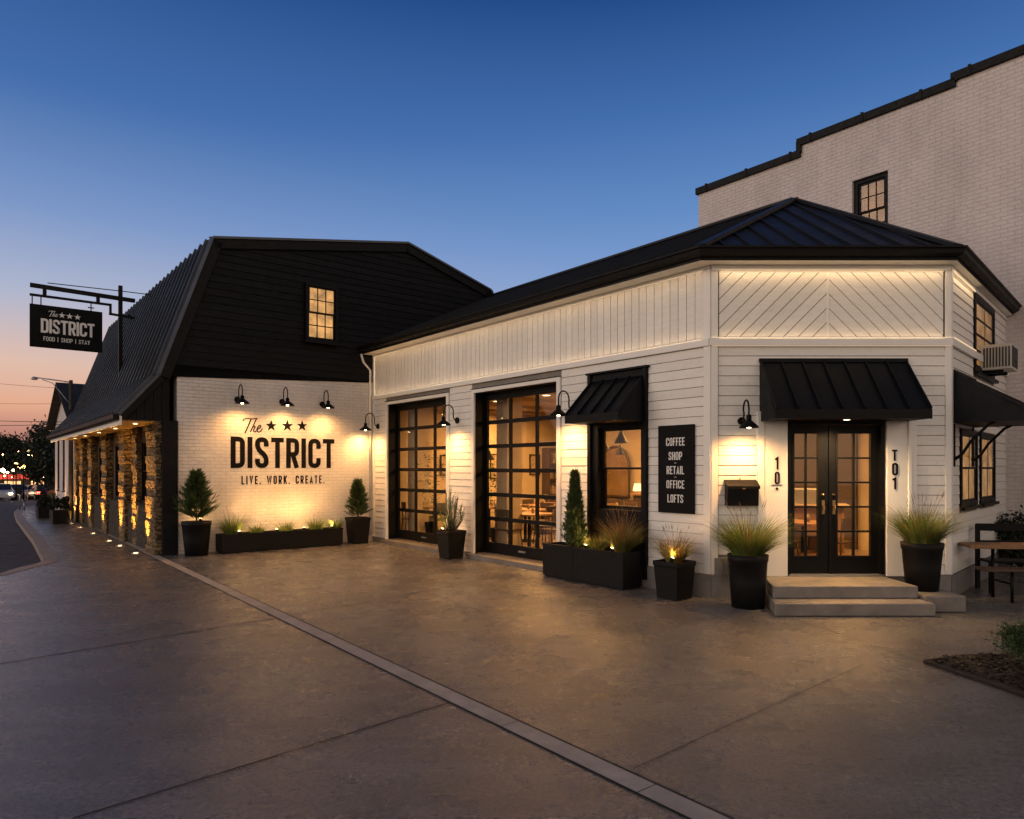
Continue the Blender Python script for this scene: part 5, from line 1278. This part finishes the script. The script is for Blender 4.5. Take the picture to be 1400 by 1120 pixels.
# between the doors
def sprig_shrub(fr1, lab, h, spread, n, name='potted_rosemary', cat='shrub'):
    t = thing(name, lab, cat, fr1, 'evergreens in planters')
    Ws = MB(); Wl = MB()
    for k in range(n):
        a = R.uniform(0, 2 * pi); o_ = spread * sqrt(R.random()); hh_ = h * (1 - .55 * (o_ / spread) ** 1.5) * R.uniform(.7, 1.08)
        p0 = Vector((o_ * .25 * cos(a), o_ * .25 * sin(a), 0)); p1 = Vector((o_ * .8 * cos(a), o_ * .8 * sin(a), hh_ * .55)); p2 = Vector((o_ * cos(a + .2), o_ * sin(a + .2), hh_))
        Ws.tube(fr1, [tuple(p0), tuple(p1), tuple(p2)], .0035, 4, .001); k_ = R.uniform(.55, 1.6)
        m = int(70 * hh_) + 8
        for j_ in range(m):
            s_ = (j_ + R.random()) / m; s_ = .12 + .88 * s_; q_ = p0.lerp(p1, s_ * 2) if s_ < .5 else p1.lerp(p2, s_ * 2 - 1)
            b_ = R.uniform(0, 2 * pi); d_ = Vector((cos(b_) * .6, sin(b_) * .6, R.uniform(.5, 1.3))).normalized() * R.uniform(.022, .05)
            sd = Vector((-sin(b_), cos(b_), 0)) * R.uniform(.0025, .005); kk = k_ * R.uniform(.7, 1.3)
            Wl.add(fr1, [tuple(q_), tuple(q_ + d_ * .5 + sd), tuple(q_ + d_), tuple(q_ + d_ * .5 - sd)], [(0, 1, 2, 3)], False, (kk * 1.3, kk * 1.1, kk * .8))
    part('stems', Ws, M['bark'], t); part('foliage', Wl, M['conifer'], t)
uu = G.px(618, 740, -.40)[0]; square_pot(G.sub(uu, -.42, 0), .44, .34, .56, 'tapered square charcoal planter between the two garage doors')
sprig_shrub(G.sub(uu, -.42, .52), 'feathery upright shrub between the two garage doors', .92, .30, 95)
spotlight(G.sub(uu - .13, -.55, .52), G.w((uu, -.30, 1.4)), 'small spotlight at the foot of the feathery shrub', 4)
# long box under the window
trough(G, -2.92, -1.15, -.52, -.10, .55, 'long deep charcoal trough under the awning window', [-2.2])
uu = G.px(786, 700, -.31)[0]; conifer_plant(G.sub(uu, -.31, .50), 'slim tall cypress at the left end of the deep trough', 1.40, .19, 6000, loose=.0, tall=2.6, cat='cypress', name='potted_cypress', bare=.02)
uu = G.px(851, 740, -.31)[0]; grass_plant(G.sub(uu, -.31, .50), 'tall bronze tipped grass at the window end of the deep trough', .56, .36, 420, .55, 26)
uu = G.px(816, 740, -.31)[0]; grass_plant(G.sub(uu, -.31, .50), 'short yellow green grass in the middle of the deep trough', .30, .22, 200, .2)
uu = G.px(801, 735, -.42)[0]; spotlight(G.sub(uu, -.43, .52), G.w((uu - .1, 0, 1.6)), 'small spotlight beside the cypress', 5)
uu = G.px(837, 742, -.42)[0]; spotlight(G.sub(uu, -.43, .52), G.w((uu + .1, 0, 1.5)), 'small spotlight beside the tall bronze grass', 3.5)
# square pot under the sign
uu = G.px(922, 800, -.38)[0]; square_pot(G.sub(uu, -.38, 0), .42, .34, .52, 'tapered square charcoal planter under the tall black sign')
grass_plant(G.sub(uu, -.38, .47), 'bronze spiky grass under the tall black sign', .44, .30, 360, .55, 12)
spotlight(G.sub(uu + .07, -.52, .50), G.w((uu, 0, 1.4)), 'small spotlight in the bronze grass under the tall black sign', 5)
round_pot(Frame(3.06, 8.98, 0), .25, .205, .68, 'round charcoal planter between the mailbox and the steps'); grass_plant(Frame(3.06, 8.98, 0, .62), 'big green fountain grass below the mailbox', .62, .44, 620, .12, 14, r0=.12)
round_pot(Frame(5.38, 9.08, 0, .205), .245, .19, .62, 'round charcoal planter standing on the concrete block'); grass_plant(Frame(5.38, 9.08, 0, .78), 'green fountain grass in the planter on the concrete block', .56, .38, 560, .2, 16, r0=.12)
# vine on foundation
W = MB(); vf = E.sub(.22, -.05)
vi = thing('dried_vine', 'thin dark dried vine hanging at the corner of the entrance wall', 'vine', vf)
for k in range(7):
    x = R.uniform(-.12, .10); pts = [(x, -.01, .55)]
    for i in range(7): pts.append((pts[-1][0] + R.uniform(-.03, .03), -.01 - R.uniform(0, .01), pts[-1][2] - R.uniform(.03, .07)))
    W.tube(vf, pts, .004, 5, .001)
W.tube(vf, [(.06, -.015, .55), (.055, -.015, .4), (.05, -.015, .12)], .018, 6, .004); part('stem', W, M['bark'], vi)
# shrubs
def leafcloud(mb, fr1, c, rad, n, ls, clumps=14, dark=1.0):
    cl = []
    for _ in range(clumps):
        v = Vector((R.gauss(0, 1), R.gauss(0, 1), R.gauss(0, 1))).normalized() * R.uniform(.35, .85)
        cl.append((v, R.uniform(.22, .42), R.uniform(.6, 1.4)))
    for _ in range(n):
        v, s_, k_ = R.choice(cl); p = v + Vector((R.gauss(0, 1), R.gauss(0, 1), R.gauss(0, 1))) * s_ * .55
        q_ = Vector((c[0] + p.x * rad[0], c[1] + p.y * rad[1], c[2] + p.z * rad[2]))
        if q_.z < .02 + fr1.z * 0: continue
        a, b = Vector((R.gauss(0, 1), R.gauss(0, 1), R.gauss(0, 1))).normalized(), Vector((R.gauss(0, 1), R.gauss(0, 1), R.gauss(0, 1))).normalized()
        b = (b - a * a.dot(b)).normalized(); l_ = ls * R.uniform(.6, 1.3); kk = k_ * R.uniform(.7, 1.3) * dark
        mb.add(fr1, [tuple(q_ - a * l_), tuple(q_ + b * l_ * .45), tuple(q_ + a * l_), tuple(q_ - b * l_ * .45)], [(0, 1, 2, 3)], False, (kk, kk, kk))
def shrub(fr1, lab, rad, h, n, ls, m='conifer', group=None, cat='shrub'):
    t = thing('shrub', lab, cat, fr1, group)
    W = MB()
    for k in range(9):
        a = R.uniform(0, 2 * pi); r_ = R.uniform(.1, .7) * rad; W.tube(fr1, [(0, 0, 0), (r_ * .4 * cos(a), r_ * .4 * sin(a), h * .35), (r_ * cos(a), r_ * sin(a), h * .8)], .01 * h + .004, 5, .003)
    part('stems', W, M['bark'], t)
    W = MB(); leafcloud(W, fr1, (0, 0, h * .52), (rad, rad, h * .5), n, ls, 26); part('foliage', W, M[m], t)
shrub(Frame(4.62, 6.02, 0, .02), 'round evergreen shrub in the mulch bed', .29, .50, 11000, .016)
BG = 'dark shrubs behind the bench'
bp1 = RT.w((rw_end - .15, -.50, 0)); shrub(Frame(bp1[0], bp1[1], 0), 'dark leafy shrub at the far end of the right hand wall', .36, 1.5, 3500, .04, 'leaf', BG)
bp2 = BB.w((bt(1400, 600)[0] + .1, -.6, 0)); shrub(Frame(bp2[0], bp2[1], 0), 'dark leafy shrub behind the black bench by the tall brick wall', .6, 1.1, 3500, .04, 'leaf', BG)

# ============================================================ PICNIC TABLE AND BENCH
pf = Frame(6.35, 9.55, radians(-6))
pt = thing('picnic_table', 'wooden picnic table with attached black seat beside the right hand wall', 'picnic table', pf)
W = MB()
for i in range(4): W.box(pf, 0, 2.2, -.05 + i * .13, .07 + i * .13, .69, .735)
part('tabletop', W, M['oak'], pt, bevel=.006)
W = MB(); W.box(pf, -.05, 2.3, -.42, -.16, .43, .465); part('seat', W, M['darkwood'], pt, bevel=.006)
for x in (.35, 1.9):
    W = MB(); W.tube(pf, [(x, -.29, 0), (x, -.29, .43)], .02, 8); W.tube(pf, [(x, .15, 0), (x, .15, .69)], .022, 8); W.tube(pf, [(x, -.29, .25), (x, .15, .25)], .015, 6); part('leg', W, M['black'], pt)
bf = Frame(6.95, 10.35, radians(-10))
bn = thing('bench', 'black garden bench with slatted back behind the picnic table', 'bench', bf)
W = MB(); W.box(bf, 0, 1.6, -.4, 0, .43, .46); part('seat', W, M['black'], bn, bevel=.006)
W = MB(); W.box(bf, 0, 1.6, .02, .05, .86, .97); W.box(bf, 0, 1.6, .015, .045, .62, .72); part('backrest', W, M['black'], bn, bevel=.006)
for x in (0.0, 1.55):
    W = MB(); W.box(bf, x, x + .05, .0, .055, 0, .95); W.box(bf, x, x + .05, -.4, -.35, 0, .43); part('leg', W, M['black'], bn)

# ============================================================ STREET SIDE
for i, (px_, lab) in enumerate(((-.75, 'nearest of the round ground lights along the stone pilasters'), (-2.5, 'ground light under the narrow stone jamb'), (-3.9, 'ground light at the third pilaster from the corner post'), (-6.4, 'ground light at the fourth pilaster from the corner post'),
                               (-8.9, 'ground light at the fifth pilaster from the corner post'), (-10.8, 'ground light at the sixth pilaster from the corner post'), (-12.0, 'ground light at the last pilaster'))):
    f = ST.sub(px_, -.36, .002)
    t = thing('ground_light', lab, 'ground light', f, 'round ground lights along the street wall')
    W = MB(); W.lathe(f, [(.075, 0), (.075, .012), (.05, .014), (.05, .006)], n=20); part('rim', W, M['steel'], t)
    W = MB(); W.lathe(f, [(.001, .008), (.05, .008)], n=20); part('lens', W, M['spotlens'], t)
    lamp('SPOT', f.w((0, 0, .03)), 105, (1, .45, .07), t, f.w((0, .27, 1.3)), .03, 60, 1.0)
for i, v in enumerate((.9, 3.2, 5.6, 8.0, 10.2)):
    f = BR.sub(tu + .45, v, lowz - .035)
    t = thing('eave_light', 'small round light in the street side eave, %s from the near gable' % NTH[i], 'eave light', f, 'round lights under the street side eave')
    W = MB(); W.lathe(f, [(.001, 0), (.05, -.006)], n=14); part('lens', W, M['bulb'], t)
    W = MB(); W.lathe(f, [(.05, -.008), (.065, -.008), (.065, .0)], n=14); part('rim', W, M['steel'], t)
    lamp('SPOT', f.w((0, 0, -.03)), .35, (1, .5, .14), t, f.w((.1, 0, -2)), .03, 150, .9)
for (u_, v_, lab) in ((-11.35, -.62, 'dark box planter with a shrub on the pavement, nearer of two'), (-14.6, -.75, 'dark box planter with a shrub on the pavement, farther of two')):
    f = ST.sub(u_, v_); t = thing('box_planter', lab, 'planter', f, 'box planters on the pavement')
    W = MB(); W.box(f, -.5, .5, -.25, .25, 0, .42); part('box', W, M['pot'], t, bevel=.01)
    W = MB(); leafcloud(W, f, (0, 0, .62), (.5, .28, .32), 1200, .05); part('foliage', W, M['leaf'], t)
# next building down the street
HF = ST.sub(-15.8, 1.2)
NB = thing('neighbour_house', 'pale brick house with grey gabled roof beyond the street wall', 'house', HF)
W = MB(); cells(W, HF, -3.4, 3.1, 0, 3.6, [(-2.6, -1.9, .9, 3.1), (-.9, -.2, .9, 3.1), (.9, 1.6, .9, 3.1)], -1.2, -.95); W.box(HF, 2.9, 3.1, -.95, 5, 0, 3.6)
W.prism(HF, [(-3.4, -1.2, 3.6), (3.1, -1.2, 3.6), (-.15, -1.2, 5.0)], [(-3.4, -1.0, 3.6), (3.1, -1.0, 3.6), (-.15, -1.0, 5.0)]); part('wall', W, M['bricktall'], NB)
W = MB(); W.prism(HF, [(3.4, -1.5, 3.5), (-.15, -1.5, 5.08), (-.15, -1.5, 4.98), (3.4, -1.5, 3.4)], [(3.4, 5, 3.5), (-.15, 5, 5.08), (-.15, 5, 4.98), (3.4, 5, 3.4)])
W.prism(HF, [(-3.7, -1.5, 3.5), (-.15, -1.5, 5.08), (-.15, -1.5, 4.98), (-3.7, -1.5, 3.4)], [(-3.7, 5, 3.5), (-.15, 5, 5.08), (-.15, 5, 4.98), (-3.7, 5, 3.4)]); part('roof', W, M['slate'], NB)
for a in (-2.6, -.9, .9): window(NB, HF, a, a + .7, .9, 3.1, -1.15, 2, 2, blind=M['blinddim'])
for a in (-3.1, -.1, 2.4): lamp('SPOT', HF.w((a, -1.6, .05)), 12, (1, .5, .2), NB, HF.w((a, -1.25, 2)), .04, 70, .8, 'facade_uplight')
# street light on utility pole
uf = Frame((97 - CX) / FPX * 24.5, 24.5, 0)
up_ = thing('street_lamp', 'utility pole with a long curved lamp arm over the pavement', 'street lamp', uf)
ZP = lambda y: EYE + (HY - y) / FPX * 24.5
W = MB(); W.tube(uf, [(0, 0, 0), (0, 0, ZP(520))], .09, 10, .06); part('pole', W, M['bark'], up_)
XA = lambda x: (x - 97) / FPX * 24.5
W = MB(); W.tube(uf, [(0, 0, ZP(523)), (XA(70), 0, ZP(519)), (XA(47), 0, ZP(516))], .022, 8); W.tube(uf, [(0, 0, ZP(555)), (XA(84), 0, ZP(538)), (XA(72), 0, ZP(524)), (XA(58), 0, ZP(519))], .015, 8); part('arm', W, M['steel'], up_)
W = MB(); W.lathe(uf.sub(XA(47), 0, ZP(518)), [(.001, .08), (.07, .06), (.11, .0), (.09, -.03), (.001, -.05)], n=12); part('lamp_head', W, M['steel'], up_)
W = MB()
for k, (xa, ya, xb, yb, d1, d2) in enumerate(((-260, 545, 97, 577, 60, 24.5), (-260, 560, 97, 580, 60, 24.5), (-300, 470, 97, 532, 50, 24.5), (-260, 520, 97, 552, 50, 24.5), (-200, 320, 42, 385, 20, 24), (52, 513, 150, 478, 24.5, 24.0))):
    A_ = Vector(((xa - CX) / FPX * d1, d1, EYE + (HY - ya) / FPX * d1)); B_ = Vector(((xb - CX) / FPX * d2, d2, EYE + (HY - yb) / FPX * d2))
    if k >= 5: continue
    pts = []
    for i in range(13):
        s_ = i / 12; q_ = A_.lerp(B_, s_); q_.z -= .5 * 4 * s_ * (1 - s_); pts.append(tuple(q_))
    if k == 4: continue
    W.tube(W0, pts, .012 if k < 2 else .006, 5)
part('power_lines', W, M['black'], cat='power lines', label='thin dark overhead wires sagging across the sunset sky')
# bollard signs at the kerb tip
for x, y, h, lab in ((27, 697, .95, 'slim dark sign post at the end of the pavement'), (33, 697, .35, 'short pale marker post at the end of the pavement')):
    X, Y = gnd(x, y); f = Frame(X, Y, 0); t = thing('marker_post', lab, 'post', f)
    W = MB(); W.tube(f, [(0, 0, 0), (0, 0, h)], .03, 8); part('post', W, M['steel'], t); W = MB(); W.box(f, -.12, .12, -.04, -.02, h - .28, h) if h > .5 else W.box(f, -.035, .035, -.035, .035, h, h + .03); part('cap', W, M['black'], t)
X, Y = gnd(76, 691.5); f = Frame(X, Y, .3)
t = thing('newspaper_box', 'olive street box with rounded orange top by the pavement end', 'street box', f)
W = MB(); W.box(f, -.23, .23, -.3, .3, 0, .6); part('box', W, mat('olive_metal', (.08, .10, .03), .5), t, bevel=.03)
W = MB(); W.prism(f, [(-.26, -.34, .6), (.26, -.34, .6), (.2, -.34, .7), (.1, -.34, .76), (-.1, -.34, .76), (-.2, -.34, .7)], [(-.26, .34, .6), (.26, .34, .6), (.2, .34, .7), (.1, .34, .76), (-.1, .34, .76), (-.2, .34, .7)]); part('top', W, mat('orange_metal', (.30, .09, .03), .5), t)
f2 = f.sub(-.45, -.2); t = thing('litter_bin', 'black litter bin beside the olive street box', 'litter bin', f2)
W = MB(); W.lathe(f2, [(.12, 0), (.14, .6), (.15, .62), (.1, .68), (.001, .7)], n=16); part('bin', W, M['black'], t)
# verge beyond the pavement
W = MB(); a = [gnd(50, 690), gnd(62, 694), gnd(85, 694)]; W.slab(W0, [(-22, 32.8), (-19, 32), (-14, 29.5), (-12, 46), (-24, 46)], -.9, -.02); part('verge', W, M['mulch'], kind='structure')

# ---- cars
def carpaint(n, c): return mat(n, c, .3, var=.03, bump=0)
TAIL = emis('lit_tail_light', (1, .06, .03), 14); HEAD = emis('lit_head_light', (1, .80, .5), 26); AMB = emis('amber_lamp', (1, .5, .12), 18)
GLD = mat('dark_car_glass', (.02, .02, .025), .1, var=.1, bump=0); TYRE = mat('tyre_rubber', (.015, .015, .015), .85)
def car(x, y, hd, paint, lab, z=-.13, lit=True, s=1.0):
    f = Frame(x, y, hd, z)     # local +x = forward
    t = thing('car', lab, 'car', f, 'cars on the far street')
    w_ = .88 * s; pr = [(-2.2, .30), (-2.25, .62), (-2.15, .86), (-1.55, .95), (.9, .95), (1.9, .82), (2.2, .62), (2.22, .30)]
    W = MB(); W.prism(f, [(a, -w_, b) for a, b in pr], [(a, w_, b) for a, b in pr]); part('body', W, paint, t, bevel=.06)
    ca = [(-1.75, .93), (-1.25, 1.40), (.15, 1.42), (.95, .93)]
    W = MB(); W.prism(f, [(a, -w_ + (.10 if b < 1 else .24), b) for a, b in ca], [(a, w_ - (.10 if b < 1 else .24), b) for a, b in ca]); part('windows', W, GLD, t, bevel=.03)
    W = MB(); W.box(f, -1.22, .12, -w_ + .26, w_ - .26, 1.41, 1.455); part('roof', W, paint, t, bevel=.02)
    for a in (-1.4, 1.38):
        for b in (-1, 1):
            ff = f.sub(a, b * (w_ - .09), .32); W = MB(); n = 18
            W.prism(ff, [(.32 * cos(2 * pi * i / n), -.1, .32 * sin(2 * pi * i / n)) for i in range(n)], [(.32 * cos(2 * pi * i / n), .1, .32 * sin(2 * pi * i / n)) for i in range(n)]); wh = part('wheel', W, TYRE, t)
            W = MB(); W.prism(ff, [(.19 * cos(2 * pi * i / n), -.105, .19 * sin(2 * pi * i / n)) for i in range(n)], [(.19 * cos(2 * pi * i / n), .105, .19 * sin(2 * pi * i / n)) for i in range(n)]); part('rim', W, M['steel'], wh)
    for b in (-1, 1):
        W = MB(); W.box(f, -2.27, -2.2, b * .78 - .14, b * .78 + .08 if b < 0 else b * .78 + .08, .62, .82); part('tail_light', W, TAIL, t)
        W = MB(); W.box(f, 2.15, 2.23, b * .62 - .12, b * .62 + .12, .58, .72); part('headlight', W, HEAD if lit else M['acwhite'], t)
cp = [carpaint('silver_paint', (.35, .35, .36)), carpaint('dark_red_paint', (.12, .012, .012)), carpaint('white_car_paint', (.6, .6, .58)), carpaint('dark_blue_paint', (.02, .03, .06)), carpaint('grey_paint', (.12, .12, .13))]
cpos = gpos
away_h = atan2(.80, -.60); tow = away_h + pi
for (x, y, h, p_, lab) in ((58, 683.5, away_h + .15, cp[1], 'dark red car with lit tail lights, nearest on the far street'), (38, 680, away_h, cp[2], 'white car with lit tail lights ahead of the red car'),
        (22, 683, tow + .35, cp[4], 'grey car facing this way with headlights on'), (9, 680, away_h - .2, cp[3], 'dark blue car at the edge of the far street with lit tail lights'), (2, 684.5, tow, cp[0], 'silver car with bright headlights at the left edge of the street'),
        (49, 676, away_h, cp[0], 'small silver car far down the street'), (17, 676, tow, cp[3], 'small dark car far down the street with headlights on'),
        (29, 680.5, away_h, cp[1], 'small red car with tail lights between the white and grey cars'), (46, 681.5, away_h + .1, cp[4], 'grey car with tail lights just behind the nearest red car'), (68, 678.5, away_h, cp[3], 'dark car with tail lights by the street tree trunk')):
    X, Y = cpos(x, y); car(X, Y, h, p_, lab, z=gz(Y))
# ---- far street lights, shop lights
def st_lamp(x, ytop, d, lab, col=AMB, r=.16, e=0):
    X = (x - CX) / FPX * d; Z = EYE + (HY - ytop) / FPX * d; f = Frame(X, d, 0, gz(d)); Z -= gz(d) + .13
    t = thing('street_light', lab, 'street light', f, 'lit street lights down the road')
    W = MB(); W.tube(f, [(0, 0, 0), (0, 0, Z)], .06, 8, .04); part('pole', W, M['black'], t)
    W = MB(); W.lathe(f.sub(0, 0, Z + .13), [(.001, -r), (r * .7, -r * .7), (r, 0), (r * .7, r * .7), (.001, r)], n=12); part('globe', W, col, t)
W_ = emis('warm_white_lamp', (1, .72, .40), 24)
LL = ('amber street lamp down the road, first amber from the left edge', 'large amber street lamp down the road before the dark trees', 'biggest amber street lamp glowing before the tree crowns', 'pale street lamp just left of the street tree', 'small pale lamp beside the neighbouring house wall',
      'pale street lamp above the cars near the left edge', 'pale low lamp left of the street tree trunk', 'brightest pale lamp at the left edge of the street', 'small pale lamp far off between two amber ones', 'highest pale lamp far up the hill', 'tiny low pale lamp behind the street box')
for (x, y, d, c, r), lab in zip(((22, 634, 60, AMB, .12), (32, 638, 62, AMB, .17), (46, 624, 75, AMB, .22), (51, 637, 70, W_, .15), (96, 649, 45, W_, .08), (10, 646, 80, W_, .14), (61, 652, 60, W_, .12), (4, 643, 75, W_, .22), (18, 643, 95, W_, .16), (39, 622, 110, W_, .15), (90, 660, 50, W_, .07)), LL):
    st_lamp(x, y, d, lab, c, r)
sf = Frame(-76, 106, .6, -2.4)
shp = thing('lit_shopfront', 'low shop with glowing red sign at the far left of the street', 'shop', sf)
W = MB(); W.box(sf, -9, 9, 0, 6, 0, 3.6); part('wall', W, M['brickdark'], shp)
W = MB(); W.box(sf, -7, 7, -.1, -.02, 2.5, 3.2); part('sign_band', W, emis('red_sign_glow', (1, .10, .06), 1.3, .5, .5), shp)
W = MB()
for i in range(5): W.box(sf, -8 + i * 3.3, -6 + i * 3.3, -.08, -.02, .4, 2.2)
part('window', W, emis('shop_window_glow', (1, .5, .2), 2.5, .6, .6), shp)
W = MB()
for i in range(60):
    Y = R.uniform(80, 145); X = (R.uniform(-15, 95) - CX) / FPX * Y; Z = R.uniform(-1.5, 2.2) if i % 4 else R.uniform(1, 4.5); r = R.uniform(.05, .16)
    W.lathe(Frame(X, Y, 0), [(.001, Z - r), (r, Z), (.001, Z + r)], n=6)
part('distant_lights', W, emis('distant_town_glow', (1, .62, .3), 14), kind='stuff', cat='lights', label='scatter of tiny warm town lights among the far trees')
# ---- trees
def tree(X, Y, h, rad, n, ls, lab, z=None, trunk=.15):
    z = gz(Y); h -= z
    f = Frame(X, Y, R.uniform(0, 6), z)
    t = thing('tree', lab, 'tree', f, 'dark trees along the street')
    W = MB(); W.tube(f, [(0, 0, 0), (.1, 0, h * .3), (0, .1, h * .6)], trunk, 8, trunk * .5)
    for k in range(6):
        a = k * 1.05 + R.random(); W.tube(f, [(0, 0, h * R.uniform(.25, .45)), (rad * .4 * cos(a), rad * .4 * sin(a), h * .6), (rad * .7 * cos(a), rad * .7 * sin(a), h * R.uniform(.65, .85))], trunk * .4, 6, .02)
    part('trunk', W, M['bark'], t)
    W = MB(); leafcloud(W, f, (0, 0, h * .62), (rad, rad, h * .42), n, ls, 34); part('crown', W, M['leaf'], t)
def tp(x, d): return ((x - CX) / FPX * d, d)
tree(*tp(70, 44), 4.5, 2.0, 9000, .11, 'dark rounded street tree closest to the pavement end')
tree(*tp(93, 40), 3.9, 1.4, 2600, .14, 'dark low tree squeezed beside the neighbouring house')
tree(*tp(88, 52), 5.0, 2.0, 3000, .17, 'dark tree behind the street tree near the house')
for i, (x, d, h, r, lab) in enumerate(((-12, 95, 8.0, 5, 'tall dark tree at the left edge of the skyline'), (8, 90, 7.6, 4.2, 'dark bushy tree on the skyline above the silver car'), (24, 100, 7.6, 4.6, 'dark tree on the skyline above the white car'),
        (40, 92, 6.6, 3.8, 'dark tree in the middle of the skyline'), (55, 98, 6.5, 4, 'dark low tree on the skyline beside the street tree'), (70, 90, 6.2, 4, 'dark tree on the skyline behind the street tree'))):
    tree(*tp(x, d * 1.65), h * 1.12, r * 1.5, 5200, .42, lab, trunk=.25)
W = MB()
for i in range(16):
    X = -190 + i * 14; Y = 205 + R.uniform(-8, 8); leafcloud(W, Frame(X, Y, 0), (0, 0, 5), (10, 5, R.uniform(5, 7)), 900, .6, 16)
part('far_woods', W, M['leaf'], kind='stuff', cat='woods', label='dark far wood along the horizon at the end of the street')
hl = MB(); hl.prism(W0, [(-500, 230, -3), (-250, 260, 9), (-60, 260, 8), (140, 250, 9), (400, 230, -3)], [(-520, 330, -3), (-250, 330, 9), (-60, 330, 8), (140, 330, 9), (420, 330, -3)])
part('hill', hl, M['leaf'], kind='structure')
